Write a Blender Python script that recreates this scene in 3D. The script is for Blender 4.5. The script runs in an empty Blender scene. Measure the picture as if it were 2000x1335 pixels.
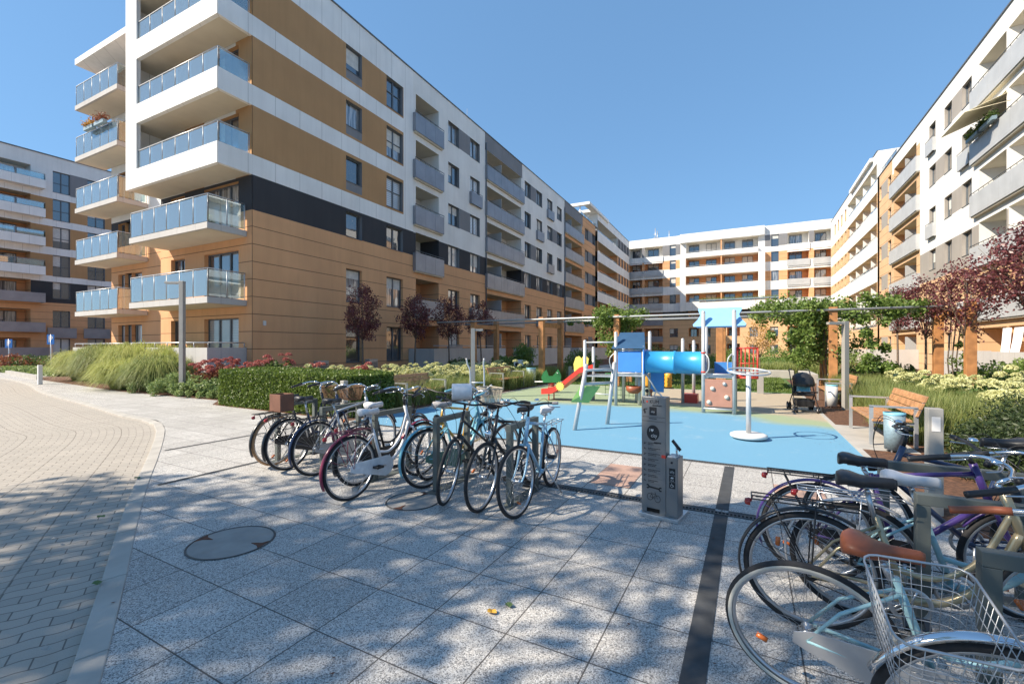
import bpy, math, random
from mathutils import Vector, Matrix
random.seed(7)
SC = bpy.context.scene
COL = SC.collection
PI = math.pi
# ------------------------------------------------------------------ camera
FPX, HCAM, HZ = 866.0, 1.65, 677.0          # focal length and horizon of the 2000 px wide photograph
YAW = math.atan(465/866)
cam_d = bpy.data.cameras.new('camera'); cam = bpy.data.objects.new('camera', cam_d); COL.objects.link(cam)
cam.location = (0, 0, HCAM); cam.rotation_euler = (PI/2, 0, YAW)
cam_d.sensor_width = 36; cam_d.lens = 36*FPX/2000; cam_d.shift_y = (HZ-667.5)/2000
cam_d.clip_start = 0.05; cam_d.clip_end = 2000
SC.camera = cam
# ------------------------------------------------------------------ light
SUN_EL = math.radians(40); TOSUN = Vector((-0.76*math.cos(SUN_EL), -0.65*math.cos(SUN_EL), math.sin(SUN_EL))).normalized()
w = bpy.data.worlds.new('World'); SC.world = w; w.use_nodes = True
nt = w.node_tree; nt.nodes.clear()
sky = nt.nodes.new('ShaderNodeTexSky'); sky.sky_type = 'NISHITA'; sky.sun_disc = False
sky.sun_elevation = SUN_EL; sky.sun_rotation = math.atan2(TOSUN.x, TOSUN.y)
sky.altitude = 200; sky.air_density = 1.0; sky.dust_density = 0.3; sky.ozone_density = 2.2
bg = nt.nodes.new('ShaderNodeBackground'); bg.inputs['Strength'].default_value = 0.119
wo = nt.nodes.new('ShaderNodeOutputWorld')
gm = nt.nodes.new('ShaderNodeGamma'); gm.inputs[1].default_value = 0.42; nt.links.new(sky.outputs[0], gm.inputs[0])
tn = nt.nodes.new('ShaderNodeMix'); tn.data_type = 'RGBA'; tn.blend_type = 'MULTIPLY'; tn.inputs[0].default_value = 1.0; tn.clamp_result = False
tn.inputs[7].default_value = (0.93, 1.54, 2.2, 1); nt.links.new(gm.outputs[0], tn.inputs[6]); nt.links.new(tn.outputs[2], bg.inputs[0]); nt.links.new(bg.outputs[0], wo.inputs[0])
sl = bpy.data.lights.new('sun', 'SUN'); sl.energy = 5.0; sl.angle = math.radians(0.5); sl.color = (1.0, 0.89, 0.73)
so = bpy.data.objects.new('sun', sl); COL.objects.link(so); so.rotation_euler = TOSUN.to_track_quat('Z', 'Y').to_euler()
SC.view_settings.view_transform = 'Standard'; SC.view_settings.look = 'None'
SC.view_settings.exposure = 0.78; SC.view_settings.gamma = 1.0; SC.view_settings.use_curve_mapping = False
SC.render.engine = 'CYCLES'
try:
    SC.cycles.max_bounces = 8; SC.cycles.transparent_max_bounces = 16
except Exception: pass
# ------------------------------------------------------------------ surveying helpers
Fv = (-math.sin(YAW), math.cos(YAW)); Rv = (math.cos(YAW), math.sin(YAW))
def W(u, d):
    t = (u-1000)/FPX; return (d*(Fv[0]+Rv[0]*t), d*(Fv[1]+Rv[1]*t))
def G(u, v, z=0.0): return W(u, FPX*(HCAM-z)/(v-HZ))
def ZZ(v, d): return HCAM+(HZ-v)*d/FPX
class Frame:
    def __init__(s, o, ang=0.0):
        s.o = o; s.ang = ang; s.x = (math.cos(ang), math.sin(ang)); s.y = (-math.sin(ang), math.cos(ang))
    def loc(s, p):
        a = p[0]-s.o[0]; b = p[1]-s.o[1]; return (a*s.x[0]+b*s.x[1], a*s.y[0]+b*s.y[1])
    def px(s, u, c=0.0):
        p0 = s.loc((0, 0)); p1 = s.loc(W(u, 1)); k = (c-p0[0])/(p1[0]-p0[0]); return p0[1]+k*(p1[1]-p0[1])
    def py(s, u, c=0.0):
        p0 = s.loc((0, 0)); p1 = s.loc(W(u, 1)); k = (c-p0[1])/(p1[1]-p0[1]); return p0[0]+k*(p1[0]-p0[0])
# ------------------------------------------------------------------ materials
def newmat(name):
    m = bpy.data.materials.new(name); m.use_nodes = True; t = m.node_tree; b = t.nodes['Principled BSDF']; return m, t, b
def L(t, a, b): t.links.new(a, b)
def coord(t, scale=(1, 1, 1), kind='Object'):
    tc = t.nodes.new('ShaderNodeTexCoord'); mp = t.nodes.new('ShaderNodeMapping'); mp.inputs['Scale'].default_value = scale
    L(t, tc.outputs[kind], mp.inputs['Vector']); return mp.outputs[0]
def mth(t, op, a, b=None, clamp=False):
    n = t.nodes.new('ShaderNodeMath'); n.operation = op; n.use_clamp = clamp
    for i, x in enumerate((a, b)):
        if x is None: continue
        if isinstance(x, (int, float)): n.inputs[i].default_value = x
        else: L(t, x, n.inputs[i])
    return n.outputs[0]
def mixc(t, f, a, b):
    n = t.nodes.new('ShaderNodeMix'); n.data_type = 'RGBA'
    if isinstance(f, (int, float)): n.inputs[0].default_value = f
    else: L(t, f, n.inputs[0])
    for i, x in ((6, a), (7, b)):
        if isinstance(x, tuple): n.inputs[i].default_value = (*x[:3], 1)
        else: L(t, x, n.inputs[i])
    return n.outputs[2]
def noise(t, vec, scale, detail=3, rough=.5):
    n = t.nodes.new('ShaderNodeTexNoise'); n.inputs['Scale'].default_value = scale; n.inputs['Detail'].default_value = detail
    n.inputs['Roughness'].default_value = rough
    if vec is not None: L(t, vec, n.inputs['Vector'])
    return n.outputs[0]
def ramp(t, f, p0, p1):
    n = t.nodes.new('ShaderNodeMapRange'); n.inputs[1].default_value = p0; n.inputs[2].default_value = p1; L(t, f, n.inputs[0]); return n.outputs[0]
def bump(t, b, h, dist=.01, strength=.6):
    n = t.nodes.new('ShaderNodeBump'); n.inputs['Distance'].default_value = dist; n.inputs['Strength'].default_value = strength
    L(t, h, n.inputs['Height']); L(t, n.outputs[0], b.inputs['Normal'])
def mat(name, c, rough=.6, metal=0.0, var=.12, scale=6.0, bumpd=0.0, coat=0.0, spec=None):
    m, t, b = newmat(name)
    v = coord(t)
    n = noise(t, v, scale, 4)
    n2 = ramp(t, n, .3, .7)
    dark = tuple(x*(1-var) for x in c); light = tuple(min(1, x*(1+var)) for x in c)
    L(t, mixc(t, n2, dark, light), b.inputs['Base Color'])
    b.inputs['Roughness'].default_value = rough; b.inputs['Metallic'].default_value = metal
    if coat: b.inputs['Coat Weight'].default_value = coat
    if spec is not None: b.inputs['Specular IOR Level'].default_value = spec
    if bumpd: bump(t, b, noise(t, v, scale*8, 4), bumpd)
    return m
def leafmat(name, c1, c2, scale=3.0, transl=.35, rough=.5):
    m, t, b = newmat(name)
    v = coord(t); n = noise(t, v, scale, 6, .75)
    g = t.nodes.new('ShaderNodeNewGeometry')
    f = mth(t, 'ADD', mth(t, 'MULTIPLY', g.outputs['Random Per Island'], .6), mth(t, 'MULTIPLY', ramp(t, n, .3, .7), .4))
    col = mixc(t, f, c1, c2)
    L(t, col, b.inputs['Base Color']); b.inputs['Roughness'].default_value = rough
    tr = t.nodes.new('ShaderNodeBsdfTranslucent'); L(t, col, tr.inputs[0])
    mx = t.nodes.new('ShaderNodeMixShader'); mx.inputs[0].default_value = transl
    L(t, b.outputs[0], mx.inputs[1]); L(t, tr.outputs[0], mx.inputs[2])
    L(t, mx.outputs[0], t.nodes['Material Output'].inputs[0]); return m
def panelmat(name, c, hz=None, vz=None, rough=.8, var=.07, groove=.014, dark=.25, streak=.13):
    """rendered wall or cladding panels; hz=(z0,pitch) horizontal joints, vz=pitch vertical joints"""
    m, t, b = newmat(name)
    tc = t.nodes.new('ShaderNodeTexCoord'); sp = t.nodes.new('ShaderNodeSeparateXYZ'); L(t, tc.outputs['Object'], sp.inputs[0])
    n = noise(t, tc.outputs['Object'], .55, 5); n2 = ramp(t, n, .3, .7)
    mp = t.nodes.new('ShaderNodeMapping'); mp.inputs['Scale'].default_value = (3, 3, .25); L(t, tc.outputs['Object'], mp.inputs[0])
    st = ramp(t, noise(t, mp.outputs[0], 1.2, 4, .6), .45, .8)
    base = mixc(t, n2, tuple(x*(1-var) for x in c), tuple(min(1, x*(1+var)) for x in c))
    base = mixc(t, mth(t, 'MULTIPLY', st, streak*2), base, tuple(x*.62 for x in c))
    fac = None
    if hz:
        q = mth(t, 'DIVIDE', mth(t, 'SUBTRACT', sp.outputs[2], hz[0]-200*hz[1]), hz[1])
        fac = mth(t, 'LESS_THAN', mth(t, 'FRACT', q), groove*2/hz[1])
    if vz:
        q = mth(t, 'DIVIDE', mth(t, 'ADD', mth(t, 'ADD', sp.outputs[0], sp.outputs[1]), 200*vz), vz)
        f2 = mth(t, 'LESS_THAN', mth(t, 'FRACT', q), groove/vz)
        fac = f2 if fac is None else mth(t, 'MAXIMUM', fac, f2)
    if fac is not None:
        base = mixc(t, fac, base, tuple(x*dark for x in c))
    L(t, base, b.inputs['Base Color']); b.inputs['Roughness'].default_value = rough; b.inputs['Specular IOR Level'].default_value = .2
    bump(t, b, noise(t, tc.outputs['Object'], 90, 3), .002, .5)
    return m
def glassmat(name, tint, fac0=.12, rough=.02, refl=(.95, .98, 1), milk=.0):
    m, t, b = newmat(name); t.nodes.remove(b)
    tr = t.nodes.new('ShaderNodeBsdfTransparent'); tr.inputs[0].default_value = (*tint, 1)
    gl = t.nodes.new('ShaderNodeBsdfGlossy'); gl.inputs['Roughness'].default_value = rough; gl.inputs[0].default_value = (*refl, 1)
    fr = t.nodes.new('ShaderNodeFresnel'); fr.inputs[0].default_value = 1.5
    mx = t.nodes.new('ShaderNodeMixShader')
    L(t, mth(t, 'ADD', fr.outputs[0], fac0, True), mx.inputs[0]); L(t, tr.outputs[0], mx.inputs[1]); L(t, gl.outputs[0], mx.inputs[2])
    out = mx.outputs[0]
    if milk:
        df = t.nodes.new('ShaderNodeBsdfDiffuse'); df.inputs[0].default_value = (.62, .74, .80, 1); m2 = t.nodes.new('ShaderNodeMixShader'); m2.inputs[0].default_value = milk; L(t, out, m2.inputs[1]); L(t, df.outputs[0], m2.inputs[2]); out = m2.outputs[0]
    L(t, out, t.nodes['Material Output'].inputs[0]); return m
def panemat(name, c, curtain=None, blinds=False):
    """window pane: dark glossy glass over a dim room or curtain"""
    m, t, b = newmat(name)
    v = coord(t)
    col = mixc(t, ramp(t, noise(t, v, .35, 2), .35, .65), tuple(x*.6 for x in c), tuple(min(1, x*1.4) for x in c))
    if blinds:
        sp = t.nodes.new('ShaderNodeSeparateXYZ'); L(t, v, sp.inputs[0])
        f = mth(t, 'LESS_THAN', mth(t, 'FRACT', mth(t, 'MULTIPLY', mth(t, 'ADD', sp.outputs[2], 50), 9.0)), .28)
        col = mixc(t, f, col, tuple(x*.6 for x in c))
    if curtain:
        mp = t.nodes.new('ShaderNodeMapping'); mp.inputs['Scale'].default_value = (9, 9, .6); L(t, v, mp.inputs[0])
        col = mixc(t, ramp(t, noise(t, mp.outputs[0], 1, 2), .4, .6), col, curtain)
    L(t, col, b.inputs['Base Color']); b.inputs['Roughness'].default_value = .35
    gl = t.nodes.new('ShaderNodeBsdfGlossy'); gl.inputs['Roughness'].default_value = .015
    nb = t.nodes.new('ShaderNodeBump'); nb.inputs['Distance'].default_value = .01; nb.inputs['Strength'].default_value = .25
    L(t, noise(t, v, 1.3, 1), nb.inputs['Height']); L(t, nb.outputs[0], gl.inputs['Normal'])
    fr = t.nodes.new('ShaderNodeFresnel'); fr.inputs[0].default_value = 1.55
    mx = t.nodes.new('ShaderNodeMixShader'); L(t, mth(t, 'ADD', mth(t, 'MULTIPLY', fr.outputs[0], 1.3), .16 if not blinds else .03, True), mx.inputs[0])
    L(t, b.outputs[0], mx.inputs[1]); L(t, gl.outputs[0], mx.inputs[2])
    L(t, mx.outputs[0], t.nodes['Material Output'].inputs[0]); return m
M = {}
M['white'] = panelmat('white cladding', (.82, .81, .79), vz=1.2, dark=.55, groove=.02)
M['render'] = panelmat('white render', (.78, .765, .735), streak=.1)
M['brown_up'] = panelmat('brown render', (.47, .27, .13))
M['tan'] = panelmat('terracotta panels', (.70, .385, .20), hz=(6.59, .72))
M['tan_sunlit'] = panelmat('terracotta panels with sunlight in colour', (.66, .43, .25), hz=(6.2, .72))  # lit copy of the terracotta: paler, less saturated colour stands in for strong sunlight
M['blind'] = mat('fabric roller blind', (.62, .60, .56), .85)
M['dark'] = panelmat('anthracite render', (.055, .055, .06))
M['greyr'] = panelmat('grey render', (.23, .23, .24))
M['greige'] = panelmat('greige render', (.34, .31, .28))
M['soffit'] = mat('balcony soffit render', (.62, .56, .45), .8, var=.05, scale=1.5)
M['slab'] = panelmat('grey balcony fascia', (.50, .48, .46), vz=1.3, dark=.6)
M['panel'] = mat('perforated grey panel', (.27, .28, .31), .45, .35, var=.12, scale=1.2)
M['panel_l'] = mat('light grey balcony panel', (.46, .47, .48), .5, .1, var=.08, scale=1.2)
M['frame'] = mat('window frame grey', (.10, .115, .13), .45)
M['steel'] = mat('galvanised steel', (.50, .51, .52), .4, .6, var=.1, scale=8)
M['roof'] = mat('roof membrane', (.12, .12, .12), .9)
M['metalcap'] = mat('grey roof capping', (.14, .145, .15), .5, .3)
M['bglass'] = glassmat('balcony glass', (.72, .86, .86), .26, milk=.13)
M['pane'] = panemat('window glass', (.035, .045, .06))
M['pane_c'] = panemat('window glass with curtain', (.06, .065, .075), (.42, .42, .42))
M['pane_w'] = panemat('roller blind behind glass', (.55, .56, .57), blinds=True)
M['concrete'] = mat('concrete wall', (.42, .40, .37), .85, var=.1, scale=2, bumpd=.002)
M['wood'] = mat('oiled wood slats', (.42, .215, .10), .5, var=.3, scale=10)
M['woodl'] = mat('laminated larch posts', (.42, .19, .07), .55, var=.25, scale=5)
M['bark'] = mat('bark', (.16, .12, .09), .9, var=.4, scale=25, bumpd=.006)
M['post'] = mat('powder coated lamp post', (.36, .34, .31), .5, .2, var=.05)
M['hoop'] = mat('grey painted rack steel', (.135, .15, .14), .5, .25, var=.12, scale=4)
M['black'] = mat('black plastic', (.018, .018, .02), .45, var=.2)
M['rubber'] = mat('tyre rubber', (.022, .022, .024), .8, var=.25, scale=30)
M['tyre_tan'] = mat('tan tyre rubber', (.42, .25, .13), .8, var=.15, scale=12)
M['wall_white'] = mat('cream tyre wall', (.60, .57, .50), .7, var=.1)
M['chrome'] = mat('chrome', (.75, .75, .76), .12, 1.0, var=.05)
M['alu'] = mat('aluminium', (.55, .56, .58), .3, .9, var=.08)
M['spoke'] = mat('steel spokes', (.42, .43, .45), .3, .8, var=.05)
M['red_l'] = mat('red reflector', (.35, .015, .012), .2, var=.1, coat=.5)
M['amber'] = mat('amber reflector', (.55, .13, .02), .25, var=.1, coat=.5)
def paint(name, c, rough=.3): return mat(name, c, rough, 0, var=.08, scale=20, coat=.4)
M['b_white'] = paint('white bicycle paint', (.72, .71, .72))
M['b_burg'] = paint('burgundy bicycle paint', (.22, .02, .055))
M['b_black'] = paint('black bicycle paint', (.02, .02, .022))
M['b_navy'] = paint('navy bicycle paint', (.02, .035, .09))
M['b_sky'] = paint('pale blue bicycle paint', (.26, .46, .62))
M['b_teal'] = paint('light teal bicycle paint', (.16, .42, .52))
M['b_mint'] = paint('mint bicycle paint', (.33, .55, .60))
M['b_sage'] = paint('sage green chain case', (.12, .24, .19))
M['b_gold'] = paint('yellow gold bicycle paint', (.62, .36, .06))
M['b_champ'] = mat('champagne bicycle paint', (.46, .38, .24), .28, .5, var=.08, coat=.4)
M['b_purple'] = paint('purple bicycle paint', (.055, .03, .16))
M['b_silver'] = mat('silver bicycle paint', (.5, .51, .53), .3, .6, var=.06)
M['s_black'] = mat('black saddle', (.025, .025, .028), .42, var=.2)
M['s_brown'] = mat('brown leather saddle', (.30, .085, .035), .42, var=.18, scale=12)
M['s_white'] = mat('white saddle', (.62, .61, .62), .5, var=.08)
M['s_grey'] = mat('grey saddle', (.38, .35, .34), .6, var=.1)
M['wicker'] = mat('wicker', (.20, .11, .06), .8, var=.4, scale=60)
M['wicker_l'] = mat('pale wicker', (.45, .40, .32), .8, var=.3, scale=60)
M['crate'] = mat('brown crate', (.22, .10, .065), .8, var=.15)
M['blue_p'] = mat('blue play panel', (.06, .24, .62), .4, var=.05)
M['sky_p'] = mat('sky blue play roof', (.24, .48, .78), .4, var=.05)
M['navy_p'] = mat('dark blue play panel', (.03, .08, .16), .4, var=.08)
M['tunnel'] = mat('cyan blue plastic tunnel', (.035, .30, .58), .35, var=.12, scale=3)
M['red_p'] = mat('red plastic', (.62, .05, .03), .4, var=.08)
M['yel_p'] = mat('yellow plastic', (.80, .66, .14), .4, var=.08)
M['lime_p'] = mat('lime play board', (.33, .60, .17), .5, var=.05)
M['green_p'] = mat('green plastic', (.06, .30, .10), .4, var=.1)
M['orange_p'] = mat('orange plastic', (.75, .36, .04), .4, var=.1)
M['terr_p'] = mat('brown climbing board', (.42, .21, .15), .6, var=.1)
M['mgrey'] = mat('pale grey play steel', (.52, .53, .54), .4, .3, var=.06)
M['station'] = mat('brushed station steel', (.235, .24, .245), .38, .55, var=.07, scale=3)
M['ink'] = mat('dark print', (.02, .02, .022), .6, var=.05)
M['lightprint'] = mat('light print', (.68, .66, .64), .6, var=.03)
M['manhole'] = mat('concrete manhole cover', (.30, .285, .265), .85, var=.14, scale=5, bumpd=.003)
M['rust'] = mat('rusty cast iron', (.13, .05, .028), .9, var=.5, scale=14, bumpd=.004)
M['dpave'] = mat('dark granite paving strip', (.055, .057, .06), .8, var=.25, scale=8, bumpd=.002)
M['kerb'] = mat('concrete kerb', (.40, .375, .34), .85, var=.12, scale=3, bumpd=.002)
M['grate'] = mat('cast drain grate', (.10, .10, .10), .6, .5, var=.2, scale=12)
M['void'] = mat('drain void', (.006, .006, .006), 1.0)
M['soil'] = mat('bark mulch', (.13, .06, .032), .95, var=.55, scale=22, bumpd=.02)
M['lawn'] = mat('lawn', (.07, .13, .025), .9, var=.3, scale=8, bumpd=.02)
M['pinkslab'] = mat('red concrete slab', (.42, .27, .21), .8, var=.12, scale=14, bumpd=.002)
M['cloth_w'] = mat('white cloth', (.75, .74, .76), .8, var=.05)
M['awning'] = mat('cream awning', (.70, .64, .46), .8, var=.05)
M['blue_s'] = mat('blue sign', (.02, .14, .45), .4, var=.03)
M['blue_bin'] = mat('pale blue bin', (.22, .50, .62), .5, .1, var=.1)
M['greybin'] = mat('grey perforated bin', (.24, .33, .38), .5, .2, var=.15, scale=30)
M['leafdry'] = mat('fallen leaf', (.55, .30, .03), .7, var=.2)
M['leafgrn'] = mat('fallen green leaf', (.10, .16, .05), .7, var=.2)
M['hedge'] = leafmat('box hedge leaves', (.05, .10, .014), (.22, .29, .055))
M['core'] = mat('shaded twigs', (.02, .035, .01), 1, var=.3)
M['yew'] = leafmat('yew needles', (.018, .035, .012), (.06, .085, .022), transl=.2)
M['shrub'] = leafmat('shrub leaves', (.13, .21, .05), (.38, .45, .18))
M['hydleaf'] = leafmat('hydrangea leaves', (.05, .10, .02), (.13, .20, .05))
M['cream'] = leafmat('cream blossom', (.55, .55, .24), (.78, .77, .45), transl=.25)
M['pink'] = leafmat('pink blossom', (.40, .09, .09), (.66, .28, .22), transl=.25)
M['russet'] = leafmat('russet leaves', (.20, .07, .04), (.36, .14, .07), transl=.3)
M['plum'] = leafmat('plum leaves', (.06, .016, .022), (.27, .085, .085), scale=5, transl=.25, rough=.38)
M['vine'] = leafmat('vine leaves', (.07, .14, .022), (.27, .36, .09))
M['tree'] = leafmat('tree leaves', (.04, .08, .015), (.11, .17, .04))
M['grassA'] = leafmat('tall grass blades', (.22, .30, .05), (.62, .60, .22), transl=.45)
M['grassB'] = leafmat('meadow grass blades', (.12, .20, .04), (.42, .42, .15), transl=.4)
M['redflow'] = leafmat('small orange leaves', (.45, .20, .05), (.55, .35, .10))
# ------------------------------------------------------------------ mesh helpers
class MB:
    def __init__(s): s.v = []; s.f = []; s.m = []; s.sm = []
    def add(s, vs, fs, m=0, smooth=False):
        o = len(s.v); s.v += [tuple(p) for p in vs]
        for f in fs: s.f.append(tuple(i+o for i in f)); s.m.append(m); s.sm.append(smooth)
    def quad(s, a, b, c, d, m=0): s.add((a, b, c, d), ((0, 1, 2, 3),), m)
    def box(s, x0, x1, y0, y1, z0, z1, m=0):
        v = [(x0, y0, z0), (x1, y0, z0), (x1, y1, z0), (x0, y1, z0), (x0, y0, z1), (x1, y0, z1), (x1, y1, z1), (x0, y1, z1)]
        s.add(v, [(3, 2, 1, 0), (4, 5, 6, 7), (0, 1, 5, 4), (1, 2, 6, 5), (2, 3, 7, 6), (3, 0, 4, 7)], m)
    def hexa(s, pts, m=0):      # 8 points bottom ring then top ring
        s.add(pts, [(3, 2, 1, 0), (4, 5, 6, 7), (0, 1, 5, 4), (1, 2, 6, 5), (2, 3, 7, 6), (3, 0, 4, 7)], m)
    def tube(s, pts, r, seg=8, m=0, cap=True, r1=None, closed=False, smooth=True):
        pts = [Vector(p) for p in pts]; n = len(pts)
        rs = r if isinstance(r, (list, tuple)) else ([r]*n if r1 is None else [r+(r1-r)*i/(n-1) for i in range(n)])
        up = None; rings = []
        for i in range(n):
            if closed: tn = pts[(i+1) % n]-pts[i-1]
            else: tn = pts[min(i+1, n-1)]-pts[max(i-1, 0)]
            if tn.length < 1e-9: tn = Vector((0, 0, 1))
            tn.normalize()
            if up is None: up = Vector((0, 0, 1)) if abs(tn.z) < .95 else Vector((1, 0, 0))
            a = up-tn*up.dot(tn)
            if a.length < 1e-6: a = tn.orthogonal()
            a.normalize(); up = a; b = tn.cross(a)
            rings.append([pts[i]+(a*math.cos(2*PI*k/seg+PI/4)+b*math.sin(2*PI*k/seg+PI/4))*rs[i] for k in range(seg)])
        vs = [p for rg in rings for p in rg]; fs = []
        for i in range(n if closed else n-1):
            j = (i+1) % n
            for k in range(seg): fs.append((i*seg+k, i*seg+(k+1) % seg, j*seg+(k+1) % seg, j*seg+k))
        if cap and not closed: fs.append(tuple(range(seg))[::-1]); fs.append(tuple((n-1)*seg+k for k in range(seg)))
        s.add(vs, fs, m, smooth)
    def lathe(s, prof, c=(0, 0, 0), axis='z', seg=24, m=0, smooth=True):   # prof: (r, h)
        vs = []; fs = []; n = len(prof)
        for k in range(seg):
            a = 2*PI*k/seg; ca, sa = math.cos(a), math.sin(a)
            for r, h in prof:
                if axis == 'z': vs.append((c[0]+r*ca, c[1]+r*sa, c[2]+h))
                elif axis == 'y': vs.append((c[0]+r*ca, c[1]+h, c[2]+r*sa))
                else: vs.append((c[0]+h, c[1]+r*ca, c[2]+r*sa))
        for k in range(seg):
            k2 = (k+1) % seg
            for i in range(n-1): fs.append((k*n+i, k2*n+i, k2*n+i+1, k*n+i+1))
        s.add(vs, fs, m, smooth)
    def prism(s, poly, z0, z1, m=0, tf=None):      # poly in (x,y), extruded in z; tf maps points
        n = len(poly); vs = [(x, y, z0) for x, y in poly]+[(x, y, z1) for x, y in poly]
        if tf: vs = [tf(p) for p in vs]
        s.add(vs, [tuple(range(n))[::-1], tuple(range(n, 2*n))]+[(i, (i+1) % n, n+(i+1) % n, n+i) for i in range(n)], m)
    def loft(s, rings, m=0, smooth=True, cap=True):
        k = len(rings[0]); vs = [p for r in rings for p in r]; fs = []
        for i in range(len(rings)-1):
            for j in range(k): fs.append((i*k+j, i*k+(j+1) % k, (i+1)*k+(j+1) % k, (i+1)*k+j))
        if cap: fs.append(tuple(range(k))[::-1]); fs.append(tuple((len(rings)-1)*k+j for j in range(k)))
        s.add(vs, fs, m, smooth)
    def build(s, name, mats, parent=None, loc=None, rotz=None, bevel=0):
        me = bpy.data.meshes.new(name); me.from_pydata(s.v, [], s.f)
        if not isinstance(mats, (list, tuple)): mats = [mats]
        for x in mats: me.materials.append(M[x] if isinstance(x, str) else x)
        me.polygons.foreach_set('material_index', s.m); me.polygons.foreach_set('use_smooth', s.sm); me.update()
        o = bpy.data.objects.new(name, me); COL.objects.link(o)
        if parent: o.parent = parent
        if loc: o.location = loc
        if rotz is not None: o.rotation_euler = (0, 0, rotz)
        if bevel:
            bv = o.modifiers.new('bevel', 'BEVEL'); bv.width = bevel; bv.segments = 2; bv.limit_method = 'ANGLE'
        return o
def tag(o, label=None, cat=None, group=None, kind=None):
    if label: o['label'] = label
    if cat: o['category'] = cat
    if group: o['group'] = group
    if kind: o['kind'] = kind
    return o
def empty(name, loc=(0, 0, 0), rz=0, label=None, cat=None, group=None):
    o = bpy.data.objects.new(name, None); COL.objects.link(o); o.location = loc; o.rotation_euler = (0, 0, rz); o.empty_display_size = .2
    return tag(o, label, cat, group)
def copy_tree(o, parent=None):
    c = o.copy(); COL.objects.link(c)
    if parent: c.parent = parent
    for ch in [k for k in o.children]: copy_tree(ch, c)
    return c
def arc(c, r, a0, a1, n, plane='xz', y=0.0):
    out = []
    for i in range(n+1):
        a = math.radians(a0+(a1-a0)*i/n)
        out.append((c[0]+r*math.cos(a), y, c[1]+r*math.sin(a)) if plane == 'xz' else (c[0]+r*math.cos(a), c[1]+r*math.sin(a), y))
    return out
def catmull(pts, n=6):
    P = [Vector(p) for p in pts]; P = [2*P[0]-P[1]]+P+[2*P[-1]-P[-2]]; out = []
    for i in range(1, len(P)-2):
        for k in range(n):
            t = k/n; a, b, c, d = P[i-1], P[i], P[i+1], P[i+2]
            out.append(.5*((2*b)+(c-a)*t+(2*a-5*b+4*c-d)*t*t+(3*b-a-3*c+d)*t**3))
    out.append(P[-2]); return out
def text_mesh(txt, size, name, material, parent, loc, rot, ext=.0008, align='CENTER'):
    c = bpy.data.curves.new(name, 'FONT'); c.body = txt; c.size = size; c.extrude = ext; c.align_x = align; c.align_y = 'CENTER'
    tmp = bpy.data.objects.new('tmp', c); me = bpy.data.meshes.new_from_object(tmp); bpy.data.objects.remove(tmp)
    me.materials.append(M[material]); o = bpy.data.objects.new(name, me); COL.objects.link(o); o.parent = parent; o.location = loc; o.rotation_euler = rot
    return o
# ================================================================== GROUND
def sheet(name, poly, z, m, parent=None, thick=0):
    mb = MB()
    if thick: mb.prism(poly, z-thick, z)
    else: mb.add([(x, y, z) for x, y in poly], [tuple(range(len(poly)))])
    o = mb.build(name, m, parent); return o
M['ground'] = mat('far asphalt', (.10, .10, .10), .9)
tag(sheet('ground', [(-500, -500), (500, -500), (500, 600), (-500, 600)], -.12, 'ground'), kind='structure')
kp = [(3.2, -2.0), (.6, -.72), (-1.2, .18)]+[G(*q) for q in ((196, 1335), (244, 1141), (267, 1030), (288, 949), (307, 900), (320, 858), (322, 836), (306, 820), (250, 809), (175, 787), (92, 765))]+[(-33.3, 7.9), (-62, 9.8)]
kc = [Vector((p.x, p.y)) for p in catmull([(x, y, 0) for x, y in kp], 8)]
def resample(c, step):
    out = [c[0]]; acc = 0
    for a, b in zip(c, c[1:]):
        l = (b-a).length; t = step-acc
        while t <= l: out.append(a+(b-a)*(t/l)); t += step
        acc = (acc+l) % step
    return out
kr = resample(kc, .5)
def nrm(c, i):
    t = (c[min(i+1, len(c)-1)]-c[max(i-1, 0)]).normalized(); return Vector((-t.y, t.x))     # left of travel = road side
# road surface with kerb-following coordinates
mb = MB(); uv = []
ND = 40
for i, p in enumerate(kr):
    n = nrm(kr, i)
    for j in range(ND):
        dd = .0+j*.6; q = p+n*dd; mb.v.append((q.x, q.y, -.045)); uv.append((i*.5, dd))
for i in range(len(kr)-1):
    for j in range(ND-1):
        mb.f.append((i*ND+j, (i+1)*ND+j, (i+1)*ND+j+1, i*ND+j+1)); mb.m.append(0); mb.sm.append(False)
m, t, b = newmat('interlocking block paving')
tc = t.nodes.new('ShaderNodeUVMap'); sp = t.nodes.new('ShaderNodeSeparateXYZ'); L(t, tc.outputs[0], sp.inputs[0])
wv = mth(t, 'MULTIPLY', mth(t, 'SINE', mth(t, 'MULTIPLY', sp.outputs[1], 2*PI/.22)), .009)
cb = t.nodes.new('ShaderNodeCombineXYZ'); L(t, sp.outputs[1], cb.inputs[0]); L(t, mth(t, 'ADD', sp.outputs[0], wv), cb.inputs[1])
br = t.nodes.new('ShaderNodeTexBrick'); L(t, cb.outputs[0], br.inputs['Vector'])
br.inputs['Scale'].default_value = 1; br.inputs['Brick Width'].default_value = .22; br.inputs['Row Height'].default_value = .115; br.inputs['Mortar Size'].default_value = .0045
br.inputs['Mortar Smooth'].default_value = .3; br.inputs['Bias'].default_value = 0
br.inputs['Color1'].default_value = (.47, .42, .36, 1); br.inputs['Color2'].default_value = (.40, .36, .31, 1); br.inputs['Mortar'].default_value = (.12, .105, .09, 1)
oc = t.nodes.new('ShaderNodeTexCoord')
n1 = ramp(t, noise(t, oc.outputs['Object'], .7, 5, .6), .25, .75); n2 = ramp(t, noise(t, oc.outputs['Object'], 160, 2), .3, .7)
col = mixc(t, mth(t, 'MULTIPLY', n1, .35), br.outputs[0], (.31, .275, .235))
col = mixc(t, mth(t, 'MULTIPLY', n2, .25), col, (.24, .22, .20))
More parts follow.
